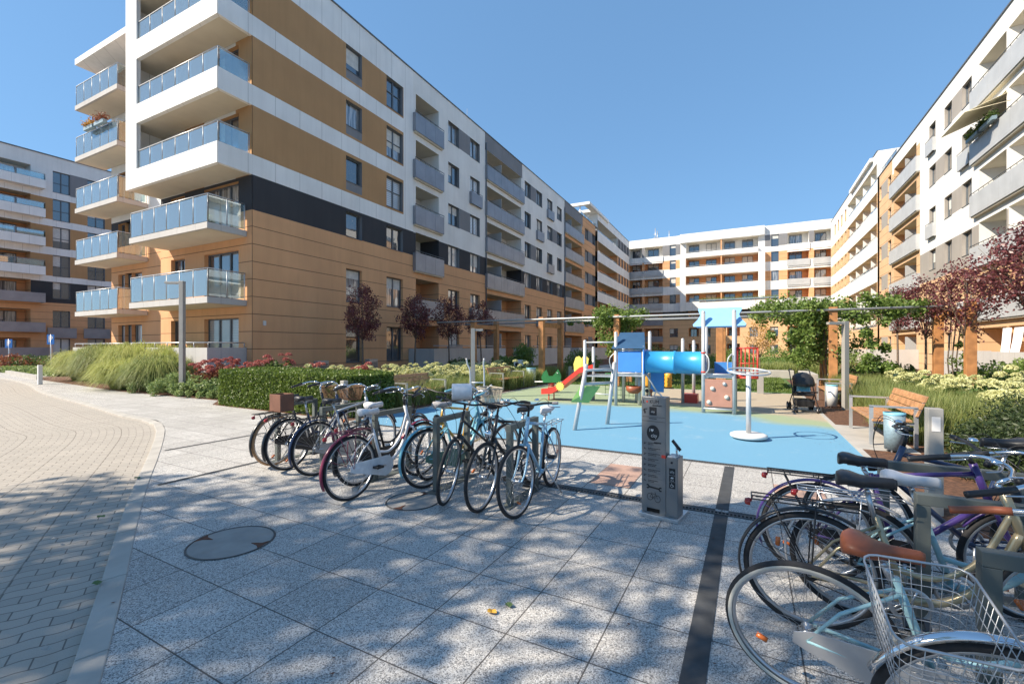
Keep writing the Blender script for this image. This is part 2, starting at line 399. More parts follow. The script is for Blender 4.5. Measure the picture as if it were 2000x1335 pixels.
ln = mth(t, 'LESS_THAN', mth(t, 'FRACT', mth(t, 'DIVIDE', sp.outputs[1], .66)), .016)
col = mixc(t, mth(t, 'MULTIPLY', ln, .6), col, (.13, .11, .09))
L(t, col, b.inputs['Base Color']); b.inputs['Roughness'].default_value = .85
bump(t, b, mth(t, 'SUBTRACT', mth(t, 'MULTIPLY', n2, .12), br.outputs['Fac']), .004, .8)
ro = mb.build('road', m); ul = ro.data.uv_layers.new(name='UVMap')
for lp in ro.data.loops: ul.data[lp.index].uv = uv[lp.vertex_index]
tag(ro, kind='structure')
# kerb: 1 m stones with joints
mb = MB(); kd = resample(kc, 1.0)
for i in range(len(kd)-1):
    a, c = kd[i], kd[i+1]; na, nc = nrm(kd, i), nrm(kd, i+1); g = (c-a).normalized()*.004; wd = .14
    P = [a+g-na*.0, c-g-nc*.0, c-g+nc*wd, a+g+na*wd]
    mb.hexa([(q.x, q.y, -.11) for q in P]+[(q.x, q.y, .008 if k < 2 else -.004) for k, q in enumerate(P)])
tag(mb.build('kerb', 'kerb', bevel=.008), kind='structure')
# granite slab plaza
m, t, b = newmat('speckled granite slabs')
tc = t.nodes.new('ShaderNodeTexCoord'); O = tc.outputs['Object']; sp = t.nodes.new('ShaderNodeSeparateXYZ'); L(t, O, sp.inputs[0])
ph = G(851.5, 1190); SL = .495
def jn(axis, ph0):
    q = mth(t, 'FRACT', mth(t, 'DIVIDE', mth(t, 'SUBTRACT', sp.outputs[axis], ph0-SL*400), SL))
    return mth(t, 'LESS_THAN', q, .017)
joint = mth(t, 'MAXIMUM', jn(0, ph[0]), jn(1, ph[1]))
fl = t.nodes.new('ShaderNodeVectorMath'); fl.operation = 'SNAP'; mp = t.nodes.new('ShaderNodeMapping'); mp.inputs['Location'].default_value = (-ph[0]+SL*400, -ph[1]+SL*400, 0)
L(t, O, mp.inputs[0]); L(t, mp.outputs[0], fl.inputs[0]); fl.inputs[1].default_value = (SL, SL, 10)
wn = t.nodes.new('ShaderNodeTexWhiteNoise'); L(t, fl.outputs[0], wn.inputs['Vector'])
vo = t.nodes.new('ShaderNodeTexVoronoi'); vo.inputs['Scale'].default_value = 175; L(t, O, vo.inputs['Vector'])
sx = t.nodes.new('ShaderNodeSeparateColor'); L(t, vo.outputs['Color'], sx.inputs[0])
speck = mth(t, 'LESS_THAN', sx.outputs[0], .30); speck2 = mth(t, 'GREATER_THAN', sx.outputs[1], .72)
base = mixc(t, wn.outputs[0], (.43, .405, .375), (.60, .575, .54))
base = mixc(t, ramp(t, noise(t, O, .8, 6, .65), .3, .75), base, (.38, .355, .325))
base = mixc(t, mth(t, 'MULTIPLY', speck2, .5), base, (.80, .79, .77))
base = mixc(t, mth(t, 'MULTIPLY', speck, .78), base, (.10, .10, .105))
gv = t.nodes.new('ShaderNodeTexVoronoi'); gv.inputs['Scale'].default_value = 2.6; L(t, O, gv.inputs['Vector'])
base = mixc(t, mth(t, 'MULTIPLY', mth(t, 'LESS_THAN', gv.outputs['Distance'], .035), .55), base, (.12, .115, .11))
dirt = ramp(t, noise(t, O, 3.5, 6, .7), .62, .78)
base = mixc(t, mth(t, 'MULTIPLY', dirt, .28), base, (.20, .175, .15))
base = mixc(t, joint, base, (.10, .09, .082))
L(t, base, b.inputs['Base Color']); b.inputs['Roughness'].default_value = .8
bump(t, b, mth(t, 'SUBTRACT', mth(t, 'MULTIPLY', sx.outputs[2], .12), joint), .004, .6)
pz = [(p.x, p.y) for p in kr]+[(-62, 160), (60, 160), (60, -12), (4, -12)]
tag(sheet('plaza', pz, 0, m), kind='structure')
# dark strips, drains
def strip(x0, x1, y0, y1, z=.004, m='dpave', name='paving_strip'):
    tag(sheet(name, [(x0, y0), (x1, y0), (x1, y1), (x0, y1)], z, m), kind='structure')
strip(-.31, -.19, -2, 4.79); strip(-.31, -.19, 4.96, 6.80)
strip(-6.26, -6.20, 2.66, 4.2); strip(-8.24, -8.18, 3.6, 6.9)
strip(-7.7, 1.5, 6.80, 6.805, .005)
def drain(x0, x1, y0, wd, label):
    mb = MB(); e = empty('drain_channel', (x0, y0, 0), 0, label, 'drain')
    mb.box(0, x1-x0, 0, .018, .0, .009); mb.box(0, x1-x0, wd-.018, wd, 0, .009); n = int((x1-x0)/.034)
    for i in range(n): mb.box(i*.034, i*.034+.014, .018, wd-.018, 0, .0085)
    mb.build('grate', 'grate', e); mv = MB(); mv.quad((0, .01, .003), (x1-x0, .01, .003), (x1-x0, wd-.01, .003), (0, wd-.01, .003)); mv.build('channel', 'void', e)
drain(-2.6, .95, 4.80, .085, 'dark slotted drain grate running past the foot of the bicycle repair station')
drain(-7.7, 1.5, 6.85, .085, 'slotted drain grate along the front edge of the blue playground surface')
strip(-2.6, -.31, 4.90, 4.955, .004); strip(-.19, .95, 4.90, 4.955, .004)
# playground rubber
m, t, b = newmat('rubber play surface')
tc = t.nodes.new('ShaderNodeTexCoord'); O = tc.outputs['Object']; sp = t.nodes.new('ShaderNodeSeparateXYZ'); L(t, O, sp.inputs[0])
nn = mth(t, 'MULTIPLY', mth(t, 'SUBTRACT', noise(t, O, .35, 2), .5), 2.2)
yy = mth(t, 'ADD', mth(t, 'ADD', sp.outputs[1], nn), mth(t, 'MULTIPLY', mth(t, 'MAXIMUM', mth(t, 'ADD', sp.outputs[0], .8), 0), .62))
f1 = ramp(t, yy, 11.75, 12.35)
f2 = mth(t, 'MULTIPLY', ramp(t, yy, 12.9, 13.4), ramp(t, mth(t, 'ADD', sp.outputs[0], nn), -3.4, -2.6))
base = mixc(t, f1, (.145, .345, .505), (.31, .37, .215)); base = mixc(t, f2, base, (.44, .355, .25))
gr = ramp(t, noise(t, O, 220, 2), .35, .65)
base = mixc(t, mth(t, 'MULTIPLY', gr, .22), base, (.10, .15, .18))
sc = ramp(t, noise(t, O, 1.4, 6, .7), .58, .75)
base = mixc(t, mth(t, 'MULTIPLY', sc, .45), base, (.42, .47, .48))
L(t, base, b.inputs['Base Color']); b.inputs['Roughness'].default_value = .8; bump(t, b, gr, .002, .5)
tag(sheet('playground_surface', [(-7.7, 6.95), (1.5, 6.95), (1.5, 18.2), (-7.7, 18.2)], .006, m), kind='structure')
# edging, beds, lawn, paths
tag(sheet('bed_edging', [(1.5, 5.3), (1.58, 5.3), (1.58, 18.2), (1.5, 18.2)], .02, 'kerb', thick=.05), kind='structure')
tag(sheet('bed_edging', [(-7.78, 6.9), (-7.7, 6.9), (-7.7, 18.2), (-7.78, 18.2)], .02, 'kerb', thick=.05), kind='structure')
tag(sheet('planting_bed', [(-34, 8.6), (-20.4, 7.6), (-14.4, 7.75), (-13.5, 7.1), (-7.78, 7.0), (-7.78, 80), (-22, 80), (-18.2, 10.9), (-25, 11), (-34, 11.5)], .016, 'soil', thick=.03), kind='structure')
tag(sheet('planting_bed', [(1.58, 5.3), (11.2, 5.3), (11.2, 82), (5.0, 82), (5.0, 26), (1.58, 26)], .016, 'soil', thick=.03), kind='structure')
tag(sheet('bench_pad', [(1.58, 8.9), (2.3, 8.9), (2.3, 11.4), (1.58, 11.4)], .022, 'kerb', thick=.03), kind='structure')
tag(sheet('lawn', [(-7.78, 18.4), (1.5, 18.4), (5.0, 26), (5, 30), (-7.78, 30)], .012, 'lawn', thick=.02), kind='structure')
tag(sheet('path', [(-14, 30.2), (8, 30.2), (8, 34), (-14, 34)], .010, 'kerb'), kind='structure')
tag(sheet('lawn', [(-16, 36), (9, 36), (9, 81), (-16, 81)], .012, 'lawn', thick=.02), kind='structure')
tag(sheet('path', [(-11.5, 19), (-9.8, 19), (-9.8, 60), (-11.5, 60)], .030, 'kerb'), kind='structure')
tag(sheet('planting_bed', [(-62, 12), (-37, 9.5), (-37, 34), (-62, 60)], .016, 'soil', thick=.03), kind='structure')
for u0, v0, u1, v1 in ((1185, 925, 0, 0), (1235, 915, 0, 0), (1530, 960, 0, 0)):
    a = G(u0, v0); x = ph[0]+math.floor((a[0]-ph[0])/SL)*SL+.006; y = ph[1]+math.floor((a[1]-ph[1])/SL)*SL+.006
    strip(x, x+SL-.009, y, y+SL-.009, .003, 'pinkslab', 'paving_slab')
# low white concrete walls in the lawn
for nme, (x, y, lx, ly), lab in (('low_wall', (-3.5, 27, 5.5, .5), 'low pale concrete bench wall across the back of the lawn'), ('low_wall', (2.2, 24, .5, 3.4), 'short pale concrete wall at the right end of the lawn')):
    mb = MB(); mb.box(0, lx, 0, ly, 0, .42); tag(mb.build(nme, 'kerb', loc=(x, y, 0), bevel=.02), lab, 'wall')
def manhole(x, y, r, label, notch):
    e = empty('manhole_cover', (x, y, 0), notch, label, 'manhole cover')
    mb = MB(); mb.lathe([(0, .006), (r-.016, .006), (r-.012, .003)], seg=48, smooth=False); mb.build('cover', 'manhole', e)
    mb = MB(); mb.lathe([(r-.012, .004), (r-.010, .009), (r, .009), (r+.003, .004)], seg=56, smooth=False); mb.build('ring', 'grate', e)
    for a in (.0, PI):
        P = [(math.cos(a+da)*rr, math.sin(a+da)*rr) for rr, da in ((r-.01, -.22), (r-.06, -.10), (r-.14, .02), (r-.05, .08), (r-.01, .22))]
        mb = MB(); mb.prism(P, .005, .0105); mb.build('lifting_notch', 'rust', e)
manhole(*G(453, 1058), .325, 'large round concrete manhole cover with rusty ring in the left foreground slabs', .3)
manhole(*G(807, 978), .285, 'smaller round manhole cover with dark ring next to the parked bicycles', 1.7)
def leaf(u, v, m, label, s=.05):
    x, y = G(u, v); mb = MB(); a = random.random()*6; P = []
    for k in range(10):
        q = 2*PI*k/10; rr = s*(1 if k % 2 else .86)*(1.25 if k == 0 else 1)
        P.append((x+math.cos(q+a)*rr, y+math.sin(q+a)*rr*.75, .008+.012*abs(math.sin(q*1.5))))
    mb.add(P+[(x, y, .006)], [(k, (k+1) % 10, 10) for k in range(10)]); tag(mb.build('fallen_leaf', m), label, 'leaf')
leaf(961, 1197, 'leafdry', 'round yellow fallen leaf on the granite slabs', .034)
leaf(994, 1184, 'leafgrn', 'dull green fallen leaf beside the yellow leaf on the slabs', .03)
for u, v, s, lab in ((190, 1141, .055, 'crumpled grey leaf on the block paving against the kerb'), (197, 1010, .06, 'curled pale leaf on the shaded block paving higher up'), (103, 1054, .03, 'small pale leaf scrap in the middle of the block paving'), (90, 1270, .045, 'pale dry leaf low on the block paving near the bottom left'), (268, 934, .06, 'dark clump of dry leaves by the kerb at the shadow edge'), (813, 1010, .012, 'tiny dark leaf scrap below the smaller manhole cover'), (1031, 1056, .02, 'small brown leaf scrap on the slabs right of centre')):
    leaf(u, v, 'leafgrn' if s > .05 else 'kerb', lab, s*.7)
# ================================================================== BUILDINGS
class Fac:
    """a facade: s runs along it, n points outwards, all in the building's own coordinates"""
    def __init__(s, o, D, N): s.o = o; s.D = D; s.N = N
    def p(s, a, n, z): return (s.o[0]+s.D[0]*a+s.N[0]*n, s.o[1]+s.D[1]*a+s.N[1]*n, z)
    def box(s, mb, s0, s1, n0, n1, z0, z1, m=0):
        P = [s.p(*q) for q in ((s0, n0, z0), (s1, n0, z0), (s1, n1, z0), (s0, n1, z0), (s0, n0, z1), (s1, n0, z1), (s1, n1, z1), (s0, n1, z1))]
        mb.hexa(P, m)
    def quad(s, mb, a, b, c, d, m=0): mb.quad(s.p(*a), s.p(*b), s.p(*c), s.p(*d), m)
def wall(F, mb, sb, zb, zone, ops, nsoff=0.0):
    """sheet with openings; ops: (s0,s1,z0,z1,depth,side material,back material or None)"""
    S = sorted(set([round(x, 4) for x in sb]+[round(x, 4) for o in ops for x in o[:2] if sb[0]-1e-6 <= x <= sb[-1]+1e-6]))
    Zs = sorted(set([round(x, 4) for x in zb]+[round(x, 4) for o in ops for x in o[2:4]]))
    S = [x for x in S if sb[0]-1e-6 <= x <= sb[-1]+1e-6]; Zs = [z for z in Zs if zb[0]-1e-6 <= z <= zb[-1]+1e-6]
    for a, b in zip(S, S[1:]):
        run = None
        for c, d in list(zip(Zs, Zs[1:]))+[(None, None)]:
            mi = None
            if c is not None:
                sm, zm = (a+b)/2, (c+d)/2
                if not any(o[0] < sm < o[1] and o[2] < zm < o[3] for o in ops): mi = zone(sm, zm)
            if run and (mi is None or mi != run[2] or c is None):
                F.quad(mb, (a, nsoff, run[0]), (b, nsoff, run[0]), (b, nsoff, run[1]), (a, nsoff, run[1]), run[2]); run = None
            if mi is not None:
                if run: run[1] = d
                else: run = [c, d, mi]
    for o in ops:
        a, b, c, d, dp, ms, mk = o
        for q in (((a, nsoff, c), (a, nsoff-dp, c), (a, nsoff-dp, d), (a, nsoff, d)), ((b, nsoff, c), (b, nsoff-dp, c), (b, nsoff-dp, d), (b, nsoff, d))): F.quad(mb, *q, ms)
        F.quad(mb, (a, nsoff, d), (b, nsoff, d), (b, nsoff-dp, d), (a, nsoff-dp, d), ms if mk is None else SOF)
        F.quad(mb, (a, nsoff, c), (b, nsoff, c), (b, nsoff-dp, c), (a, nsoff-dp, c), ms)
        if mk is not None: F.quad(mb, (a, nsoff-dp, c), (b, nsoff-dp, c), (b, nsoff-dp, d), (a, nsoff-dp, d), mk)
WM = ['white', 'render', 'brown_up', 'tan', 'dark', 'greyr', 'greige', 'soffit', 'slab', 'roof', 'tan_sunlit', 'metalcap', 'panel']
WHITE, REND, BRUP, TAN, DARK, GREY, GREIGE, SOF, SLAB, ROOF, TANLIT, CAP, PAN = range(13)
rw = random.Random(3)
def window(F, par, s0, s1, z0, z1, n=-.18, div=2, sill=True, pm=None, proud=False, trans=False, name='window'):
    fw = .055; mb = MB(); n0, n1 = n-.05, n+.01
    F.box(mb, s0, s0+fw, n0, n1, z0, z1); F.box(mb, s1-fw, s1, n0, n1, z0, z1)
    F.box(mb, s0+fw, s1-fw, n0, n1, z0, z0+fw); F.box(mb, s0+fw, s1-fw, n0, n1, z1-fw, z1)
    inner = (s1-s0-2*fw)
    for k in range(1, div):
        c = s0+fw+inner*k/div; F.box(mb, c-.045, c+.045, n0, n1+.004, z0+fw, z1-fw)
    if trans: F.box(mb, s0+fw, s1-fw, n0, n1+.003, z0+.95, z0+1.0)
    if sill: F.box(mb, s0, s1, n1+.002, .03, z0-.03, z0-.004)
    fr = mb.build(name, 'frame', par); mb = MB()
    F.quad(mb, (s0+.02, n-.03, z0+.02), (s1-.02, n-.03, z0+.02), (s1-.02, n-.03, z1-.02), (s0+.02, n-.03, z1-.02))
    if pm is None: r = rw.random(); pm = 'pane' if r < .5 else ('pane_c' if r < .85 else 'pane_w')
    mb.build('pane', pm, fr)
    if pm in ('pane', 'pane_c') and rw.random() < .38:
        k = rw.uniform(.25, .75); mb = MB(); a, b = s0+.06, s1-.06
        if div > 1 and rw.random() < .5: b = (s0+s1)/2-.05
        F.quad(mb, (a, n-.024, z1-.06-(z1-z0-.12)*k), (b, n-.024, z1-.06-(z1-z0-.12)*k), (b, n-.024, z1-.06), (a, n-.024, z1-.06)); mb.build('roller_blind', 'blind', fr)
    return fr
def rail(F, par, pts, z0, z1, posts=.95, glass='bglass', panel=None, name='railing'):
    """guard rail following (s,n) points: top rail, posts and infill"""
    mb = MB(); g = MB()
    for (a, na), (b, nb) in zip(pts, pts[1:]):
        A, B = Vector(F.p(a, na, 0)), Vector(F.p(b, nb, 0)); ln = (B-A).length; k = max(1, round(ln/posts))
        mb.tube([F.p(a, na, z1), F.p(b, nb, z1)], .022, 6)
        for i in range(k+1):
            q = A.lerp(B, i/k); mb.tube([(q.x, q.y, z0), (q.x, q.y, z1)], .018, 4)
        if glass or panel:
            for i in range(k):
                q0, q1 = A.lerp(B, (i+.045)/k), A.lerp(B, (i+.955)/k); d = (B-A).normalized(); nn = Vector((-d.y, d.x, 0))*.006
                v = [q0-nn, q1-nn, q1+nn, q0+nn]
                g.hexa([(p.x, p.y, z0+.04) for p in v]+[(p.x, p.y, z1-.05) for p in v])
    r = mb.build(name, 'steel', par)
    if glass or panel: g.build('glass_panel' if glass else 'infill_panel', glass or panel, r)
    return r
def pbalc(F, par, s0, s1, fz, n0, n1, pm, ret=True, h=1.12, slab=True):
    """loggia front: slab edge with a perforated metal panel, thin rail on top"""
    mb = MB()
    if slab: F.box(mb, s0+.05, s1-.05, n0-1.4, n1-.06, fz-.22, fz-.06)
    b = mb.build('balcony', 'slab' if slab else 'soffit', par) if slab else None
    if b: b.data.materials[0] = M['soffit']
    mb = MB(); k = max(1, round((s1-s0)/1.1)); w_ = (s1-s0)/k
    for i in range(k): F.box(mb, s0+i*w_+.006, s0+(i+1)*w_-.006, n1-.03, n1, fz-.14, fz-.14+h)
    if ret:
        F.box(mb, s0, s0+.03, n0, n1-.032, fz-.14, fz-.14+h); F.box(mb, s1-.03, s1, n0, n1-.032, fz-.14, fz-.14+h)
    p = mb.build('front_panel', pm, b or par)
    mb = MB(); mb.tube([F.p(s0, n1-.015, fz+h-.03), F.p(s1, n1-.015, fz+h-.03)], .022, 6)
    for i in range(k*2+1): q = s0+(s1-s0)*i/(k*2); mb.tube([F.p(q, n1-.015, fz+h-.14), F.p(q, n1-.015, fz+h-.03)], .012, 4)
    mb.build('railing', 'frame', b or par)
def fl(k, dz=0): return .75+2.86*k+dz
def french(F, par, s0, s1, z0, z1, pm='panel', hh=.95):
    window(F, par, s0, s1, z0, z1, div=2 if s1-s0 > 1 else 1, sill=False)
    mb = MB(); F.box(mb, s0-.12, s1+.12, .18, .205, z0-.06, z0+hh-.12); F.box(mb, s0-.12, s0-.095, .0, .178, z0-.06, z0+hh-.12); F.box(mb, s1+.095, s1+.12, .0, .178, z0-.06, z0+hh-.12)
    b = mb.build('window_balcony', pm, par); mb = MB(); mb.tube([F.p(s0-.12, .19, z0+hh-.03), F.p(s1+.12, .19, z0+hh-.03)], .02, 5)
    for q in (s0-.11, (s0+s1)/2, s1+.11): mb.tube([F.p(q, .19, z0+hh-.12), F.p(q, .19, z0+hh-.03)], .012, 4)
    mb.build('railing', 'frame', b)

def long_wing(par, F, us, dz, sunny, nearsec):
    """the long courtyard side of a wing. us(u) -> s.  Sections measured from the photograph."""
    tan = TANLIT if sunny else TAN; BACK = REND; side = tan
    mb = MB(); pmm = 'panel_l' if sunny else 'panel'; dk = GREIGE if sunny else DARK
    top = fl(6, dz)+.68
    return mb, tan, dk, pmm, top
# ------------------------------------------------------------------ left wing
VPL = 1437
angL = YAW-math.atan((VPL-1000)/FPX)
FL_ = Frame(W(424, 16.96), angL)
bl = empty('apartment_wing', (FL_.o[0], FL_.o[1], 0), angL, 'long apartment wing on the left with white framed corner balconies over tan ground floors', 'building')
FA = Fac((0, 0), (0, 1), (1, 0)); U = lambda u: FL_.px(u, 0)
sA0 = U(493)+.0; sA1 = U(807); s1 = U(857); sB1 = U(947.8); s2 = U(1020); sC1 = U(1102.5); s3 = U(1138); sD1 = U(1167); sE1 = U(1206); sF1 = U(1229)
TOP = 18.6
ops = []; wins = []; frs = []
bands = [(8.72, 9.54), (11.57, 12.40), (14.42, 15.26), (17.1, TOP)]
def wz(k, dz=0): return fl(k, dz)+.72, fl(k, dz)+2.02
# section A
wa0, wa1, wb0, wb1 = U(676), U(707), U(755), U(787)
zTopA = {5: 17.1, 4: 14.25, 3: 11.40, 2: 8.56}
for k in range(6):
    zt = zTopA.get(k, fl(k)+2.05)
    if k >= 3:
        ops.append((wa0, wa1, zt-1.27, zt, .2, GREY, None)); wins.append((wa0, wa1, zt-1.27, zt, 1))
        ops.append((wb0, wb1, zt-1.72, zt, .2, GREY, None)); wins.append((wb0, wb1, zt-1.72, zt, 2))
    elif k == 2:
        ops.append((wa0, wa1, 7.29, zt, .2, GREY, None)); wins.append((wa0, wa1, 7.29, zt, 1))
        ops.append((wb0, wb1, 7.29, zt, .2, GREY, None)); wins.append((wb0, wb1, 7.29, zt, 2))
    else:
        b0 = fl(k)+.35 if k else fl(0)+.1
        ops.append((wa0, wa1, b0, zt, .2, TAN, None)); wins.append((wa0, wa1, b0, zt, 1))
        ops.append((wb0, wb1, b0, zt, .2, TAN, None)); wins.append((wb0, wb1, b0, zt, 2))
# loggias 1..3
LD = 1.55
def loggia(a, b, k, top=None, col=None):
    zt = fl(k)+2.28 if top is None else top
    ops.append((a, b, fl(k)-.02, zt, LD, col if col is not None else (TAN if k < 2 else (DARK if k == 2 else REND)), (TAN if k < 2 else REND)))
lg = [(sA1+.25, s1, 2), (U(951), U(1018), 4), (U(1103.5), U(1136.5), 4)]
for gi, (a, b, nd) in enumerate(lg):
    for k in range(6): loggia(a, b, k, col=TAN if gi == 2 and k < 5 else None)
# section B, C, D
B1, B2 = (U(875.5), U(897)), (U(918.5), U(937))
Cs = [(U(1024.7), U(1036.7)), (U(1048), U(1059)), (U(1068.8), U(1079)), (U(1088), U(1097))]
Ds = [(U(1142.5), U(1149)), (U(1156.6), U(1162.5))]
for k in range(6):
    z0, z1 = wz(k); z1 += .22 if k > 1 else 0; z0 += .1 if k > 1 else 0
    for j, (a, b) in enumerate([B1, B2]+Cs+Ds):
        full = (j == 1 and k in (4, 1)) or (j == 3 and k in (4, 1)) or (j == 4 and k in (5, 3)) or (j in (0, 5) and k == 0)
        zz = z0-.62 if full else z0
        ops.append((a, b, zz, z1, .2, GREY if k > 1 else TAN, None))
        if full: frs.append((a, b, zz, z1))
        else: wins.append((a, b, zz, z1, 2 if (b-a) > 1.2 else 1))
greyp = []
for k in range(6):
    z0, z1 = wz(k); z1 += .22; z0 += .1
    if k in (5, 3): greyp.append((B1[1], B2[0], z0, z1)); greyp.append((Cs[0][1], Cs[1][0], z0, z1))
    if k == 4: greyp.append((Cs[2][1], Cs[3][0], z0, z1))
    greyp.append((Ds[0][1], Ds[1][0], z0, z1))
for k in (3, 4, 5): greyp.append((wa0, wa1, zTopA[k]-1.27-.46, zTopA[k]-1.27))
# section E: long white balconies, F: window strip
Eb = [(16.9, 18.35), (14.0, 15.4), (11.1, 12.5), (8.2, 9.6)]
TE = 21.1
for i, (z0, z1) in enumerate([(18.35, 19.9), (15.4, 16.9), (12.5, 14.0), (9.6, 11.1), (6.6, 8.2)]):
    ops.append((sD1+.3, sE1, z0, z1, 1.8, REND if i == 0 else TAN, REND if i == 0 else TAN))
    for q in range(4):
        a = sE1+(sF1-sE1)*(.08+.24*q); ops.append((a, a+(sF1-sE1)*.11, z0+.02, z1-.02, .25, GREY, None)); wins.append((a, a+(sF1-sE1)*.11, z0+.02, z1-.02, 1))
def zoneL(s, z):
    for a, b, c, d in greyp:
        if a < s < b and c < z < d: return GREY
    if s < sA1:
        if z > 8.72 and s > wb1+.05: return WHITE
        for c, d in bands:
            if c < z < d: return WHITE
        if z > 8.72: return BRUP
        if z > 7.28: return DARK
        return TAN
    if s < sC1:
        if z > 8.7: return GREY if (sB1-.05 < s < s2 or s > sC1) and z > fl(5)+2.2 else REND
        if z > 7.28: return DARK
        return TAN
    if s < s3: return GREY if z > fl(5)+2.1 else TAN
    if s < sD1: return TAN
    if z > 19.9: return WHITE
    for c, d in Eb:
        if c < z < d: return WHITE
    if z > 18.35: return GREY
    return TAN
mb = MB()
zbr = [0, 7.28, 8.70, 8.72, 9.54, 11.57, 12.40, 14.42, 15.26, fl(5)+2.1, fl(5)+2.2, 17.1, TOP]+[x for g in greyp for x in g[2:]]
opsM = [o for o in ops if o[1] <= sD1+.01]; opsE = [o for o in ops if o[0] > sD1]
wall(FA, mb, sorted([sA0, sA1, s1, sB1-.05, sB1, s2, sC1, s3, sD1, wb1+.05]+[x for g in greyp for x in g[:2]]), sorted(zbr), zoneL, opsM)
wall(FA, mb, [sD1, sE1, sF1], sorted([0, 8.2, 9.6, 11.1, 12.5, 14, 15.4, 16.9, 18.35, 19.9, TE]), zoneL, opsE)
# proud white bands of the corner, continuous round the south face
for c, d in bands:
    FA.box(mb, .161, sA0, -.16, -.002, c, d, WHITE)
# core volumes and roofs
FA.box(mb, sA0+1.2, sD1, -13, -2.0, 0, TOP-.25, ROOF); FA.box(mb, sD1+.05, sF1+6, -13, -2.1, 0, TE-.3, ROOF)
FA.box(mb, sA0+.02, sD1, -1.99, -.25, TOP-.5, TOP-.27, ROOF); FA.box(mb, sD1+.1, sF1, -2.0, -.3, TE-.6, TE-.32, ROOF)
FA.box(mb, sA0-1.37, sD1, -.2, .05, TOP, TOP+.07, CAP); FA.box(mb, sD1, sF1, -.2, .05, TE, TE+.07, CAP)
FA.box(mb, sD1-.01, sD1+.04, -13, -.01, TOP-.2, 18.9, REND)
FA.box(mb, sD1-.03, sD1+.04, -13, -.02, TOP, TE, WHITE)
# ---- south face, right hand unit (wall plane y = 1.37)
XU = lambda u, c: FL_.py(u, c)
FS = Fac((0, 1.37), (1, 0), (0, -1))
so_ = []; sw = []
wA = (XU(334, 1.37), XU(361, 1.37)); wB = (XU(399, 1.37), XU(466, 1.37))
for k in range(6):
    zt = fl(k)+2.12
    so_.append((wB[0], wB[1], fl(k)+.05, zt, .2, TAN if k < 2 else BRUP, None)); sw.append((wB[0], wB[1], fl(k)+.05, zt, 3, True, 'pane_w' if k == 0 else ('pane_c' if k == 2 else 'pane')))
    so_.append((wA[0], wA[1], fl(k)+.85, zt, .2, TAN if k < 2 else BRUP, None)); sw.append((wA[0], wA[1], fl(k)+.85, zt, 2, False, None))
def zoneS(s, z):
    if z > 8.72: return BRUP if s > wB[1]-.2 or (wA[1] < s < wB[0]) else REND
    if z > 7.28: return DARK
    return TAN
wall(FS, mb, [-6.98, wA[1], wB[1]-.2, 0], [0, 7.28, 8.72, TOP-.5], zoneS, so_)
# white frame with its floors
for c, d in bands:
    mb.box(-6.99, .0, 0, .16, c, d, WHITE)
    if c < 16: mb.box(-6.98, -.17, .162, 1.36, c+.02, c+.45, SOF)
mb.box(-6.98, -.17, .162, 1.36, 17.12, 17.3, SOF)
for (c0, c1) in ((8.72, TOP),): 
    for (za, zb_) in ((9.54, 11.57), (12.40, 14.42), (15.26, 17.1)): mb.box(-6.99, -6.05, 0, .16, za, zb_, WHITE)
    mb.box(-6.99, -6.85, .162, 1.36, 8.8, TOP-.02, WHITE)
mb.box(-7.02, .05, -.05, 1.37, TOP+.001, TOP+.069, CAP)
# ---- left hand unit (wall plane y = 2.35)
FS2 = Fac((0, 2.35), (1, 0), (0, -1)); so2 = []; sw2 = []
wC = (XU(244, 2.35), XU(277, 2.35)); wD = (-13.6, -12.1)
for k in range(6):
    zt = fl(k)+2.12
    for a, b in (wC, wD):
        so2.append((a, b, fl(k)+.05, zt, .2, TAN if k < 2 else BRUP, None)); sw2.append((a, b, fl(k)+.05, zt, 2, True, 'pane_w' if k == 0 else None))
def zoneS2(s, z):
    if z > 8.72: return REND if s < -9.0 else BRUP
    return DARK if z > 7.28 else TAN
wall(FS2, mb, [-14.4, -9.0, -6.98], [0, 7.28, 8.72, 17.6], zoneS2, so2)
mb.quad((-6.98, 1.37, 0), (-6.98, 2.35, 0), (-6.98, 2.35, TOP), (-6.98, 1.37, TOP), TAN)
mb.box(-14.38, -7.0, 3.4, 12, 0, 17.5, ROOF); mb.box(-6.98, -2.02, 2.4, sA0+1.19, 0, TOP-.3, ROOF)
mb.box(-14.4, -14.39, 2.36, 12, 0, 17.6, TAN)
FA.box(mb, -.02+1.37, 1.60, -6.9, -2.0, TOP-.45, TOP-.29, ROOF)
mb.box(-15.1, -7.0, 1.0, 2.34, 17.3, 17.62, WHITE)
wl = mb.build('wall', WM, bl)
for a, b, c, d, dv in wins: window(FA, bl, a, b, c, d, div=dv, trans=(d-c) > 1.6 and c > 9 and c < 17)
for a, b, c, d in frs: french(FA, bl, a, b, c, d)
for (a, b, c, d, dv, full, pm) in sw: window(FS, bl, a, b, c, d, div=dv, sill=not full, pm=pm)
for (a, b, c, d, dv, full, pm) in sw2: window(FS2, bl, a, b, c, d, div=dv, sill=not full, pm=pm)
